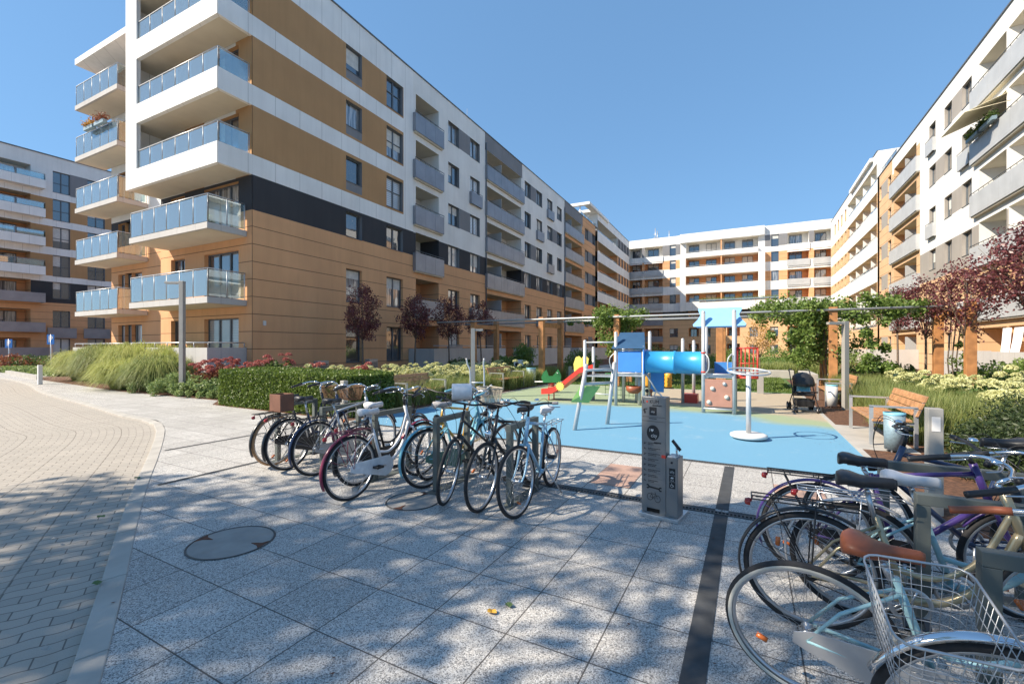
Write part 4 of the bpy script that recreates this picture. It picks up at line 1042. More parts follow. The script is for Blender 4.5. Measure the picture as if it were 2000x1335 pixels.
# --- hydrangeas
heads = {}
def headmesh(m):
    if m in heads: return heads[m]
    out = []
    for k in range(3):
        n = 150; d = rdir(n); d[:, 2] = np.abs(d[:, 2])*.9-.15*RG.uniform(0, 1, n); P = d*np.array([[.105, .105, .085]]); V, F = leafquads(P, .042, .9, out=None)
        o = quads('flower_head', V, F, m); me = o.data; bpy.data.objects.remove(o); out.append(me)
    heads[m] = out; return out
def hydrangea(x, y, r, h, nl, nh, m, label, group, leafm='hydleaf', hs=1.0):
    e = shrub(x, y, r, r, h*.9, nl, leafm, label, 'hydrangea', 'hydrangea_bush', size=.11, group=group, asp=.65); ms = headmesh(m)
    for k in range(nh):
        a = RG.uniform(0, 2*PI); q = math.sqrt(RG.uniform(0, 1))*.95; z = h*math.sqrt(max(.05, 1-q*q*.75))*RG.uniform(.82, 1.04)
        o = bpy.data.objects.new('flower_head', ms[k % 3]); COL.objects.link(o); o.parent = e; o.location = (math.cos(a)*q*r, math.sin(a)*q*r, z); s = RG.uniform(.8, 1.3)*hs; o.scale = (s, s, s); o.rotation_euler = (0, 0, a)
    return e
def spread(pts, r, h, m, base, grp, nl=1800, nh=16, **k):
    for i, (x, y) in enumerate(pts): hydrangea(x, y, r*RG.uniform(.85, 1.15), h*RG.uniform(.9, 1.1), nl, nh, m, base[i % len(base)] if len(base) > 1 else base[0], grp, **k)
ORD = ['first', 'second', 'third', 'fourth', 'fifth', 'sixth', 'seventh', 'eighth']
cl = ['%s cream hydrangea from the tan wall in the %s row behind the box hedge' % (ORD[i % 4], ORD[i//4]) for i in range(32)]
cr_l = ['%s cream hydrangea from the benches in the %s row from the yews, right bed' % (ORD[i % 5], ORD[i//5]) for i in range(30)]
spread([(-12.6+1.05*(i % 4)+.3*((i//4) % 2), 9.6+1.15*(i//4)) for i in range(32)], .68, 1.0, 'cream', cl, 'cream hydrangeas in the left bed', nl=1300, nh=13)
pk = [(-18.2, 9.1, 1.1, 'pink hydrangea with russet leaves left of the tall lamp post'), (-16.6, 8.9, 1.25, 'pink hydrangea behind the tall lamp post'), (-15.2, 9.0, 1.2, 'pink hydrangea against the terrace wall right of the lamp post'), (-13.9, 9.3, 1.45, 'taller pink hydrangea with one white head at the hedge end'), (-17.3, 9.9, 1.2, 'pink hydrangea in the back row against the pale terrace wall')]
for x, y, h, lab in pk: hydrangea(x, y, .8, h, 1500, 16, 'pink', lab, 'pink hydrangeas by the corner terrace', leafm='russet' if x < -16 else 'hydleaf')
spread([(-13.2+1.0*i, 10.2-.5*(i % 2)) for i in range(4)], .5, 1.15, 'pink', ['%s pink hydrangea from the left peeping over the clipped hedge' % ORD[i] for i in range(4)], 'pink hydrangeas behind the hedge', nl=700, nh=8)
spread([(4.6+1.15*(i % 5)-.06*(i//5)*3, 10.4+1.2*(i//5)) for i in range(30)], .72, .98, 'cream', cr_l, 'cream hydrangeas in the right bed', nl=1300, nh=15)
spread([(8.7, 14.2), (9.0, 15.4), (8.9, 17.0), (8.8, 18.6)], .55, 1.0, 'pink', ['%s pink hydrangea from the camera by the sunlit terrace wall on the right' % ORD[i] for i in range(4)], 'pink hydrangeas by the right terraces', nl=700, nh=9)
# --- meadow grass beds (uncountable)
def meadow(name, poly_fn, n, h, m, label, lean=.45, w_=.006):
    P = poly_fn(n); V, F = blades(P, h, w_, lean, m, name); o = quads(name, V, F, m); return tag(o, label, 'grass', kind='stuff')
def rect(x0, x1, y0, y1): return lambda n: np.stack([RG.uniform(x0, x1, n), RG.uniform(y0, y1, n), np.full(n, .012)], 1)
def tuft(x0, x1, y0, y1, k):
    def f(n):
        C = np.stack([RG.uniform(x0, x1, k), RG.uniform(y0, y1, k), np.full(k, .012)], 1); i = RG.integers(0, k, n); o = RG.normal(size=(n, 2))*.12
        P = C[i].copy(); P[:, :2] += o; return P
    return f
meadow('meadow_grass', tuft(-10.2, -8.1, 8.9, 21, 260), 42000, .72, 'grassB', 'soft feathery grasses between the cream hydrangeas and the left benches', w_=.005)
meadow('meadow_grass', tuft(2.5, 4.3, 9.7, 19, 230), 42000, .78, 'grassB', 'soft feathery grasses behind the orange benches on the right', w_=.005)
meadow('lawn_grass', rect(-7.7, 1.4, 18.5, 29.5), 26000, .09, 'hedge', 'mown lawn behind the playground', w_=.01)
meadow('edge_plants', tuft(-7, 4.5, 30.0, 35.5, 120), 14000, .7, 'grassB', 'planted grass strip beyond the lawn', w_=.012)
# --- yews
def yew(x, y, r, h, label, n=9000):
    e = empty('yew_bush', (x, y, 0), 0, label, 'yew bush', 'dark yew bushes in the right bed')
    nc = 150; d = rdir(nc); d[:, 2] = np.abs(d[:, 2]); C = d*np.array([[r, r, h]])*RG.uniform(.6, .95, (nc, 1)); C[:, 2] = np.maximum(.1, C[:, 2])
    leaves('foliage', clumps(C, n//nc, .2), .06, 'yew', e, .32)
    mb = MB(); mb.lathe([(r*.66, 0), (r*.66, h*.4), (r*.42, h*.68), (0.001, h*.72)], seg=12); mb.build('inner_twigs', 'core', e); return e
for x, y, r, h, lab in ((3.35, 8.05, .85, .98, 'dark yew bush directly behind the grey bollard post on the right'), (4.5, 7.3, 1.1, 1.0, 'dark yew bush at the right edge nearest the camera'), (3.75, 9.2, .9, 1.0, 'dark spreading yew bush in the second row below the right plum trees'), (4.6, 8.7, 1.0, 1.05, 'dark yew bush further right in the second row'), (5.6, 9.2, 1.0, 1.0, 'dark yew bush in front of the cream hydrangeas on the right'), (6.9, 9.0, 1.1, 1.05, 'dark yew bush below the near right plum tree'), (2.7, 7.7, .5, .72, 'small low yew bush beside the pale blue litter bin')):
    yew(x, y, r, h, lab)
for x, y, r, h, lab in ((6.6, 20.5, 1.6, 1.0, 'dark green shrub row in front of the right terraces'), (4.4, 22, 1.4, 1.2, 'leafy green shrub left of the far plum tree on the right'), (8.5, 23, 1.4, 1.3, 'round green shrub against the sunlit terrace wall'), (-13.4, 19.5, 1.1, 1.2, 'dark green shrub below the fourth plum tree on the left'), (-12.8, 23, 1.3, 1.3, 'dark shrub between the left pergola posts and the building'), (-9.2, 26.5, 1.2, 1.6, 'leafy shrub beside the left courtyard path'), (-4.0, 36, 1.6, 1.8, 'green shrub far behind the play tunnel'), (-1.2, 34.5, 1.5, 1.7, 'green shrub far behind the wooden centre post'), (-7.5, 38, 2.4, 2.0, 'dark hedge like shrub mass far behind the play tower'), (5.5, 40, 2.2, 1.9, 'far green shrub by the right end of the courtyard'), (2.0, 44, 2.0, 1.8, 'far green shrub in the middle of the courtyard')):
    shrub(x, y, r, r, h, 3600, 'hydleaf' if h < 1.3 else 'vine', lab, size=.12)
for u, v, lab in ((60, 723, 'small dark shrub below the left parking sign'), (22, 724, 'reddish shrub at the far left picture edge')):
    x, y = G(u, v); shrub(x, y, 2.6, 1.8, 1.2, 3200, 'hydleaf' if u > 40 else 'russet', lab, size=.16)
hedge(-44, -33.5, 9.6, 10.6, .35, 9000, 'shrub', 'long knee high hedge strip at the far left parking bay', size=.12, rnd=.3)
# --- trees
def tree(x, y, h, th, rx, crown0, label, m='plum', n=5200, tr=.055, leafs=.085, group=None, name='plum_tree', squash=1.0, sparse=1.0, sd=0, keep=None, core=.93, per=40, crad=.24):
    rr = random.Random(sd); e = empty(name, (x, y, 0), 0, label, 'tree', group); mb = MB()
    lean = (rr.uniform(-.08, .08), rr.uniform(-.08, .08)); top = Vector((lean[0], lean[1], th))
    mb.tube(catmull([(0, 0, 0), (lean[0]*.4+.02, lean[1]*.4, th*.5), tuple(top)], 5), tr, 8, r1=tr*.7)
    cz = (crown0+h)/2; hz = (h-crown0)/2; tips = []
    nb = 7
    for k in range(nb):
        a = 2*PI*k/nb+rr.uniform(-.3, .3); q = rr.uniform(.55, .9); zt = crown0+(h-crown0)*rr.uniform(.45, .85)
        p1 = top+Vector((math.cos(a)*rx*.35, math.sin(a)*rx*.35, (zt-th)*.4)); p2 = Vector((math.cos(a)*rx*q, math.sin(a)*rx*q, zt))
        pts = catmull([top-Vector((0, 0, .1)), p1, p2], 4); mb.tube(pts, tr*.42, 5, r1=.006); tips += [pts[4], pts[6], pts[8]]
        for j in range(2):
            b = a+rr.uniform(-.9, .9); p3 = p1+Vector((math.cos(b)*rx*.45, math.sin(b)*rx*.45, (zt-th)*rr.uniform(.1, .5))); mb.tube([p1, p3], tr*.2, 4, r1=.004); tips.append(p3)
    mb.tube([top-Vector((0, 0, .1)), top+Vector((lean[0], lean[1], (h-th)*.85))], tr*.5, 5, r1=.006)
    mb.build('trunk', 'bark', e)
    nc = int(n/per); d = rdir(nc); q = RG.uniform(.35, 1, (nc, 1))**.7
    C = d*q*np.array([[rx*.88, rx*.88, hz*.92]]); w0 = 1.0-.28*np.clip(C[:, 2]/hz, 0, 1)-.25*np.clip(-C[:, 2]/hz-.3, 0, 1); C[:, 0] *= w0; C[:, 1] *= w0
    C += np.array([[lean[0], lean[1], cz]])+RG.normal(size=(nc, 3))*.06
    P = clumps(C, per, crad)
    if keep is not None: P = P[keep(P, x, y)]
    leaves('crown', P, leafs, m, e, .6); return e
LX = -15.2
def rowd(u, X_):
    t = (u-1000)/FPX; return X_/(Fv[0]+Rv[0]*t)
for u, tp, cb, hw, lab, sd in ((708, 545, 672, 36, 'tallest plum leaved tree nearest the corner of the left wing', 1), (808, 570, 668, 33, 'second plum leaved tree from the corner on the left', 2), (877, 572, 666, 31, 'third plum leaved tree from the corner on the left', 3), (940, 585, 665, 31, 'fourth and darkest plum tree behind the left courtyard lamp', 4)):
    d = rowd(u, LX); x, y = W(u, d); top = ZZ(tp, d); c0 = ZZ(cb, d)
    tree(x, y, top, c0+.25, hw*d/FPX*1.12, c0, lab, group='plum leaved trees in the left bed', sd=sd, n=4200, tr=.05)
for u, d, tp, cb, hw, lab, sd, n in ((1752, 19.2, 545, 655, 36, 'smallest plum tree furthest back in the right row', 5, 2300), (1806, 16.2, 525, 665, 38, 'second plum tree in the right row beside the pergola post', 6, 2400), (1886, 13.2, 492, 660, 60, 'plum tree with forked trunk in front of the larch pergola posts', 7, 3300), (2012, 10.7, 425, 605, 88, 'dark red plum tree cut off by the right picture edge', 8, 4300)):
    x, y = W(u, d); tree(x, y, ZZ(tp, d), ZZ(cb, d)+.15, hw*d/FPX*1.05, ZZ(cb, d), lab, group='plum leaved trees in the right bed', sd=sd, n=n, tr=.048, per=30, crad=.22)
for u, d, tp, cb, hw, lab in ((1483, 24, 620, 695, 30, 'thin young tree with sparse yellowing leaves behind the red play cage'), (1500, 40, 640, 690, 22, 'small yellowing tree further back in the courtyard'), (1026, 23, 672, 715, 22, 'small green tree beside the left pergola posts')):
    x, y = W(u, d); tree(x, y, ZZ(tp, d), ZZ(cb, d), hw*d/FPX, ZZ(cb, d), lab, m='redflow' if u > 1400 else 'vine', n=700 if u > 1400 else 2200, name='young_tree', tr=.03, leafs=.1, sd=int(u), per=10, crad=.25)
# trees behind the camera whose crowns dapple the foreground
def outofview(P, x, y):
    px_ = P[:, 0]+x; py_ = P[:, 1]+y; d = px_*Fv[0]+py_*Fv[1]; l = px_*Rv[0]+py_*Rv[1]
    vis = (d > .1) & (np.abs(l)/np.maximum(d, .1) < 1.22) & (P[:, 2] < 1.9+.80*d)
    return ~vis
for x, y, h, r, lab, sd in ((-12.7, -6.3, 11.2, 3.9, 'street tree behind the photographer to the left whose crown shades the block paving', 21), (-9.3, -3.9, 11.0, 3.8, 'street tree behind the photographer whose crown dapples the granite slabs', 22), (-4.9, -2.9, 11.2, 4.1, 'street tree behind the photographer to the right whose crown shades the right bicycles', 23), (-5.4, -8.2, 11.4, 4.2, 'rearmost street tree behind the photographer', 24)):
    tree(x, y, h, 4.5, r, 5.6, lab, m='tree', n=(12500 if sd == 21 else 4500), tr=.16, leafs=.175, group='street trees behind the photographer', name='street_tree', sd=sd, keep=outofview, per=80, crad=.66)
# --- balcony flowers
def flowerbox(loc, ln, ang, label, m, n=500):
    e = empty('flower_box', loc, ang, label, 'flower box'); mb = MB(); mb.box(-ln/2, ln/2, -.09, .09, 0, .18); mb.build('planter', 'greybin', e)
    P = np.stack([RG.uniform(-ln/2, ln/2, n), RG.normal(size=n)*.1, .18+np.abs(RG.normal(size=n))*.16], 1); leaves('flowers', P, .085, m, e, .7)
def Lw(x, y): return (FL_.o[0]+FL_.x[0]*x+FL_.y[0]*y, FL_.o[1]+FL_.x[1]*x+FL_.y[1]*y)
for x, lab, m in ((-12.9, 'dry brown flowers in a box on the upper left corner balcony', 'redflow'), (-11.7, 'reddish flower box on the upper left corner balcony nearest the white column', 'russet')):
    p = Lw(x, .85); flowerbox((p[0], p[1], fl(4)+.98), 1.0, angL, lab, m)
for y, lab, m in ((V(1912)-.8, 'yellow and purple flower box under the cream awning', 'vine'), (V(1935)-.9, 'trailing green flower box on the awning balcony nearer the camera', 'hydleaf')):
    flowerbox((10.94-.45, y, fl(4, DZR)+.95), 1.6, PI/2, lab, m, 900)
flowerbox((X(1440), YF-.8, 9.6), 12, 0, 'long row of white and green balcony flowers on the far wing', 'shrub', 1500)
for x, lab in ((-1.6, 'potted green plant on the glazed second floor corner balcony'), (-4.6, 'tall potted plant at the left of the glazed corner balcony')):
    p = Lw(x, .45); flowerbox((p[0], p[1], fl(2)), .7, angL, lab, 'vine', 700)

for y, k, lab, m in ((U(838), 4, 'green pot plant on the upper loggia of the left wing nearest the corner', 'vine'), (U(1000), 5, 'tall green plant in the top grey loggia of the left wing', 'hydleaf'), (U(975), 3, 'leafy pot plant in the middle grey loggia of the left wing', 'vine')):
    p = Lw(-.35, y); flowerbox((p[0], p[1], fl(k)+.35), .8, angL+PI/2, lab, m, 420)
for y, k, lab in ((V(1768), 4, 'green plant in the fourth floor loggia of the right wing'), (V(1950), 2, 'green plant in the lower near loggia of the right wing')):
    flowerbox((10.94+.35, y, fl(k, DZR)+.5), .9, PI/2, lab, 'vine', 420)
# scattered dry litter (uncountable)
n = 420; side_ = RG.uniform(0, 1, n); t_ = RG.uniform(0, 1, n)
P = np.zeros((n, 3)); k1 = side_ < .45; k2 = (side_ >= .45) & (side_ < .75)
P[k1, 0] = -7.7+9.2*t_[k1]; P[k1, 1] = 6.75-np.abs(RG.normal(size=k1.sum()))*.18
P[k2, 0] = 1.42-np.abs(RG.normal(size=k2.sum()))*.2; P[k2, 1] = 7+11*t_[k2]
k3 = side_ >= .75; P[k3, 0] = RG.uniform(-6, 1.5, k3.sum()); P[k3, 1] = RG.uniform(1.2, 6.5, k3.sum()); P[:, 2] = .012
d = RG.uniform(0, 2*PI, n); s_ = RG.uniform(.006, .016, n)[:, None]; a = np.stack([np.cos(d), np.sin(d), .15*np.sin(d*3)], 1); b = np.stack([-np.sin(d)*.5, np.cos(d)*.5, 0*d], 1)
quads('leaf_litter', np.stack([P-a*s_, P+b*s_, P+a*s_, P-b*s_], 1).reshape(-1, 3), np.arange(n*4).reshape(n, 4), 'rust'); tag(COL.objects['leaf_litter'], 'tiny dry leaf scraps scattered on the slabs and playground edges', 'leaf litter', kind='stuff')
# ================================================================== STREET FURNITURE
def sq(mb, a, b, w_, m=0, h=None):
    """square bar between two points"""
    A, B = Vector(a), Vector(b); t = (B-A).normalized(); up = Vector((0, 0, 1)) if abs(t.z) < .9 else Vector((1, 0, 0))
    s = t.cross(up).normalized()*w_/2; u = s.cross(t).normalized()*(h or w_)/2
    mb.hexa([A-s-u, A+s-u, A+s+u, A-s+u, B-s-u, B+s-u, B+s+u, B-s+u], m)
def lamp(u, d, h, armdir, label, w_=.17, arm=.55):
    x, y = W(u, d); e = empty('street_lamp', (x, y, 0), YAW, label, 'street lamp', 'square post lamps in the courtyard')
    mb = MB(); mb.box(-w_/2, w_/2, -w_/2, w_/2, 0, h); mb.box(-w_*.62, w_*.62, -w_*.62, w_*.62, 0, .02); mb.build('post', 'post', e, bevel=.006)
    mb = MB(); s = 1 if armdir > 0 else -1; xa, xb = sorted((s*(w_/2+.002), s*(w_/2+arm))); mb.box(xa, xb, -.055, .055, h-.085, h-.02); mb.build('lamp_arm', 'post', e, bevel=.004)
    mb = MB(); xa, xb = sorted((s*(w_/2+.12), s*(w_/2+arm-.05))); mb.box(xa, xb, -.04, .04, h-.095, h-.087); mb.build('light_panel', 'lightprint', e)
lamp(356, 15.0, ZZ(549, 15), -1, 'tall brown square lamp post standing in the pink hydrangeas by the terrace', .14, .5)
lamp(924, 14.5, ZZ(641, 14.5), 1, 'pale square lamp with short arm between the left benches', .13, .26)
lamp(1651, 11.6, ZZ(627, 11.6), -1, 'pale square lamp with short arm in the grasses on the right', .12, .40)
def bollard(u, d, h, label, w_=.115):
    x, y = W(u, d); e = empty('bollard_light', (x, y, 0), 0, label, 'bollard'); mb = MB(); mb.box(-w_/2, w_/2, -w_/2, w_/2, 0, h); mb.build('post', 'post', e, bevel=.006)
    mb = MB(); mb.box(-w_*.28, w_*.28, -w_/2-.004, -w_/2-.001, h-.22, h-.08); mb.build('light_window', 'lightprint', e)
bollard(1824, 4.35, 1.05, 'grey square bollard in front of the dark yews beside the right bicycles'); bollard(672, 8.55, 1.0, 'pale square bollard standing at the end of the box hedge', .105)
x, y = G(1020+0, 745); e = empty('bollard_light', (*W(1114, 20.5), 0), 0, 'small white courtyard bollard left of the red slide', 'bollard'); mb = MB(); mb.box(-.07, .07, -.07, .07, 0, .75); mb.build('post', 'post', e, bevel=.005)
x, y = W(1485, 15.6); mb = MB(); mb.box(-.1, .1, -.1, .1, 0, .62); tag(mb.build('bollard_light', 'post', loc=(x, y, 0), bevel=.005), 'white bollard on the lawn edge behind the spinning pole', 'bollard')
x, y = W(78, 19.5); mb = MB(); mb.box(-.07, .07, -.07, .07, 0, .85); tag(mb.build('bollard_light', 'lightprint', loc=(x, y, 0), bevel=.01), 'short white post at the left end of the tall grasses', 'bollard')
# benches
def bench(x, y, rz, label, ln=1.8):
    e = empty('park_bench', (x, y, 0), rz, label, 'bench', 'slatted park benches round the playground')     # local: long axis x, faces -y
    for i in range(5):
        mb = MB(); yy = -.22+.105*i; mb.box(-ln/2, ln/2, yy-.046, yy+.046, .42+.004*i, .455+.004*i)
        if i == 0: s = mb
        else: s.v, s.f, s.m, s.sm = s.v+mb.v, s.f+[tuple(q+len(s.v) for q in f) for f in mb.f], s.m+mb.m, s.sm+mb.sm
    s.build('seat', 'wood', e, bevel=.004)
    mb = MB()
    for i in range(3):
        z = .53+.115*i; yb = .30+.045*i; mb.hexa([(-ln/2, yb-.018, z), (ln/2, yb-.018, z), (ln/2, yb+.018, z), (-ln/2, yb+.018, z), (-ln/2, yb+.02, z+.10), (ln/2, yb+.02, z+.10), (ln/2, yb+.055, z+.10), (-ln/2, yb+.055, z+.10)])
    mb.build('backrest', 'wood', e, bevel=.003)
    for s_ in (-1, 1):
        mb = MB(); xx = s_*(ln/2-.05)
        sq(mb, (xx, -.27, 0), (xx, -.27, .66), .05); sq(mb, (xx, .30, 0), (xx, .30, .66), .05); sq(mb, (xx, -.295, .665), (xx, .32, .665), .05, 0, .03); sq(mb, (xx, -.24, .40), (xx, .28, .40), .04); sq(mb, (xx, .31, .5), (xx, .43, .86), .03)
        mb.build('leg', 'steel', e)
bench(-8.35, 9.95, PI/2, 'reddish slatted bench on the left nearest the bicycles'); bench(-8.35, 15.2, PI/2, 'reddish slatted bench further back on the left beside the far lamp')
bench(2.05, 10.2, -PI/2, 'orange slatted bench on the right beside the pale blue litter bin'); bench(2.1, 15.6, -PI/2, 'orange slatted bench far right behind the black pushchair')
def bin_(x, y, r, h, m, label):
    e = empty('litter_bin', (x, y, 0), 0, label, 'litter bin'); mb = MB(); mb.lathe([(0, .06), (r*.92, .06), (r, h), (r*.96, h), (r*.9, h*.5), (0, .1)], seg=28); mb.build('basket', m, e)
    mb = MB(); mb.lathe([(r*1.0, h-.01), (r*1.03, h), (r*1.03, h+.03), (r*.97, h+.03)], seg=28); mb.build('rim', 'blue_bin', e)
    mb = MB()
    for k in range(3): a = k*2.1; mb.tube([(math.cos(a)*r*.7, math.sin(a)*r*.7, 0), (math.cos(a)*r*.75, math.sin(a)*r*.75, .1)], .015, 5)
    mb.build('foot', 'steel', e)
bin_(1.98, 8.9, .135, .60, 'greybin', 'perforated grey blue litter bin next to the orange bench on the right'); bin_(-8.2, 8.0, .2, .74, 'blue_bin', 'pale blue perforated litter bin left of the reddish bench')
bin_(-8.3, 17.2, .2, .72, 'greybin', 'grey litter bin beyond the far left bench'); bin_(1.95, 14.6, .13, .6, 'lightprint', 'white litter bin just behind the black pushchair')
e = empty('notice_board', (*W(1013, 20.5), 0), YAW, 'white notice cabinet standing behind the far left bench', 'notice board')
mb = MB(); mb.box(-.22, .22, -.08, .08, .35, 1.05); mb.build('cabinet', 'lightprint', e, bevel=.01); mb = MB(); mb.lathe([(0, 0), (.09, 0), (.09, .006)], (-.08, -.083, .85), 'y', 20); mb.build('sticker', 'ink', e); mb = MB(); mb.box(-.05, .05, -.05, .05, 0, .35); mb.build('foot', 'steel', e)
# wooden pergola with steel rails
pg = empty('pergola', (0, 0, 0), 0, 'long larch post pergola with white steel rails across the back of the playground', 'pergola')
PY0, PY1 = 18.2, 20.4
pr = [(-11.9, PY0, PY1), (-8.25, PY0, PY1), (-4.85, PY0, PY1), (-1.0, PY0, PY1), (2.45, PY0, PY1)]
xa, ya = W(1895, 13.1); xb, yb = W(1832, 14.3)
posts = [(x, y) for x, a, b in pr for y in (a, b)]+[(xa, ya), (xb, yb)]
for x, y in posts: mb = MB(); mb.box(x-.115, x+.115, y-.115, y+.115, .05, 2.98); mb.build('post', 'woodl', pg, bevel=.008); mb = MB(); mb.box(x-.05, x+.05, y-.05, y+.05, 0, .05); mb.build('post_shoe', 'steel', pg)
for x, a, b in pr: mb = MB(); mb.box(x-.06, x+.06, a+.117, b-.117, 2.55, 2.75); mb.build('beam', 'woodl', pg)
mb = MB(); sq(mb, (xa, ya, 2.68), (xb, yb, 2.68), .12, 0, .2); mb.build('beam', 'woodl', pg)
for y in (PY0-.14, PY1+.14): mb = MB(); mb.tube([(-14, y, 2.88), (5.2, y, 2.88)], .038, 8); mb.build('rail', 'mgrey', pg)
mb = MB()
for y in (PY0+.5, PY0+1.1, PY0+1.7): mb.tube([(-14, y, 2.82), (5.2, y, 2.82)], .008, 4)
mb.build('cable', 'steel', pg)
def vine(label, C, n, size=.13):
    x, y = C[0][0], C[0][1]; e = empty('climbing_vine', (x, y, 0), 0, label, 'climbing plant', 'vines on the pergola'); P = np.array([(a-x, b-y, c) for a, b, c, r in C]); R_ = np.array([[c[3]] for c in C])
    k = n//len(C); d = rdir(k*len(C))*RG.uniform(.2, 1, (k*len(C), 1)); Q = np.repeat(P, k, 0)+d*np.repeat(R_, k, 0)
    leaves('foliage', Q, size, 'vine', e, .6); mb = MB()
    for j in range(3): mb.tube([(.1*j, .15, 0), (.1*j-.1, .1, 1.2), (.12*j, .12, 2.6)], .02, 5)
    mb.build('stem', 'bark', e)
rr = random.Random(5)
C = [(2.3, 18.6, 2.4, .45)]+[(rr.uniform(.2, 4.6), rr.uniform(17.9, 20.6), rr.uniform(2.75, 3.25), rr.uniform(.22, .42)) for _ in range(60)]+[(rr.gauss(1.9, .55), rr.uniform(17.9, 19.8), rr.uniform(1.1, 2.9), rr.uniform(.25, .42)) for _ in range(50)]+[(rr.uniform(4, 5.4), rr.uniform(18, 20), rr.uniform(2.7, 3.0), .22) for _ in range(12)]+[(rr.uniform(3.2, 3.9), rr.uniform(17.9, 18.6), rr.uniform(.9, 2.6), .2) for _ in range(12)]
vine('big leafy vine covering the right end of the pergola beside the pale lamp', C, 15000, .12)
C = [(-4.7, 18.6, 2.4, .4)]+[(rr.uniform(-6.0, -3.9), rr.uniform(17.9, 20.5), rr.uniform(2.7, 3.15), rr.uniform(.25, .42)) for _ in range(34)]+[(rr.gauss(-5.0, .35), rr.uniform(18, 19.8), rr.uniform(1.4, 2.8), rr.uniform(.22, .4)) for _ in range(26)]+[(rr.uniform(-8, -6), rr.uniform(20, 20.6), rr.uniform(2.8, 3.0), .16) for _ in range(10)]
vine('drooping leafy vine on the pergola left of the play tower', C, 8500, .12)
vine('thin vine tendrils climbing the right larch post', [(xb+.3, yb-.2, 1.2, .2)]+[(xb+.3+rr.uniform(-.1, .3), yb-.2, z, .14) for z in (.5, .8, 1.1, 1.4, 1.7, 2.0)], 420, .1)
# vents on the lawn edge of the wings
def vent(x, y, rz, label, m='steel'):
    e = empty('vent_box', (x, y, 0), rz, label, 'ventilation box'); mb = MB(); mb.box(-.3, .3, -.15, .15, 0, 1.0); mb.build('housing', m, e, bevel=.01); mb = MB()
    for k in range(6): mb.box(-.26, .26, -.165, -.152, .3+.1*k, .35+.1*k)
    mb.build('louvre', 'frame', e)
for u, lab in ((613, 'grey louvred ventilation box at the tan wall nearest the building corner'), (712, 'grey louvred ventilation box behind the tallest plum tree trunk')):
    yy = U(u); p = Lw(.5, yy); vent(p[0], p[1], angL+PI/2, lab)
vent(8.6, 16.1, -PI/2, 'white louvred ventilation box in front of the sunlit terrace wall', 'lightprint'); vent(8.6, 19.6, -PI/2, 'second white louvred ventilation box left of the pergola post on the right', 'lightprint')
# parking signs
def psign(u, v0, v1, d, label):
    x, y = W(u, d); h = ZZ(v0, d); b = ZZ(v1, d); e = empty('parking_sign', (x, y, 0), YAW, label, 'parking sign', 'parking signs at the far left'); w_ = 7*d/FPX
    mb = MB(); mb.tube([(0, .03, 0), (0, .03, h)], .045, 8); mb.build('pole', 'steel', e); mb = MB(); mb.box(-w_, w_, -.012, .012, b, h); mb.build('sign_plate', 'blue_s', e)
    text_mesh('P', (h-b)*.95, 'letter', 'lightprint', e, (0, -.016, (h+b)/2), (PI/2, 0, 0))
psign(17, 662, 679, 31, 'blue parking sign with white letter P at the left picture edge'); psign(99, 653, 672, 27, 'blue parking sign with white letter P rising above the tall grasses')
tag(sheet('low_wall', [(-40, 9.2), (-31.5, 8.3), (-31.5, 8.5), (-40, 9.4)], .2, 'kerb', thick=.25), 'low pale kerb wall at the far left parking bay', 'wall')
# bicycle racks
def rack(x, y, rz, label, ln=.62, h=.84, grp='grey hoop bicycle racks'):
    e = empty('bicycle_rack', (x, y, 0), rz, label, 'bicycle rack', grp); w_ = .06
    for q in (0, ln): mb = MB(); mb.box(q-w_/2, q+w_/2, -w_/2, w_/2, .012, h-w_-.001); mb.build('leg', 'hoop', e, bevel=.003)
    mb = MB(); mb.box(-w_/2, ln+w_/2, -w_/2, w_/2, h-w_, h); mb.build('top_bar', 'hoop', e, bevel=.003)
    mb = MB(); mb.box(-.12, ln+.12, -.06, .06, 0, .012); mb.build('base_plate', 'hoop', e)
for i, lab in enumerate(('leftmost hoop of the left bicycle racks', 'second hoop from the left in the left bicycle racks', 'middle hoop of the left racks behind the white bicycle', 'fourth hoop of the left racks beside the black bicycle', 'rightmost hoop of the left racks at the pale blue bicycle')):
    rack(-6.02+.955*i, 4.05, PI/2, lab)
for i, (y, lab) in enumerate(((4.05, 'furthest hoop of the right bicycle racks near the dark yews'), (3.24, 'second hoop of the right racks beside the white saddle'), (2.46, 'third hoop of the right racks next to the brown saddle bicycle'), (1.72, 'nearest hoop of the right racks by the wire basket bicycle'))):
    rack(.84, y, 0, lab, ln=.70)
# bicycle repair station
sx, sy = G(1253, 1003); SR = math.atan2(G(1333, 1022)[1]-sy, G(1333, 1022)[0]-sx)
st = empty('repair_station', (sx, sy, 0), SR, 'tall grey bicycle repair station with printed signs and small pump box on its right', 'repair station'); st.scale = (.84, 1, 1)
dS = 4.33; mw = .285; mh = 1.165
mb = MB(); mb.box(-.02, .44, -.05, .28, 0, .035); mb.build('base_plate', 'steel', st, bevel=.005)
mb = MB(); mb.box(0, mw, 0, .12, .036, mh); mb.build('main_panel', 'station', st, bevel=.006)
mb = MB(); mb.box(mw+.003, mw+.135, -.005, .16, .036, .60); mb.build('pump_box', 'station', st, bevel=.006)
mb = MB(); mb.box(mw+.02, mw+.115, -.003, .13, .601, .612); mb.build('box_lid', 'lightprint', st)
def plate(mb, x0, x1, z0, z1, y=-.0012): mb.box(x0, x1, y-.0008, y, z0, z1)
def sgn(name, m, fn, par=st): mb = MB(); fn(mb); return mb.build(name, m, par)
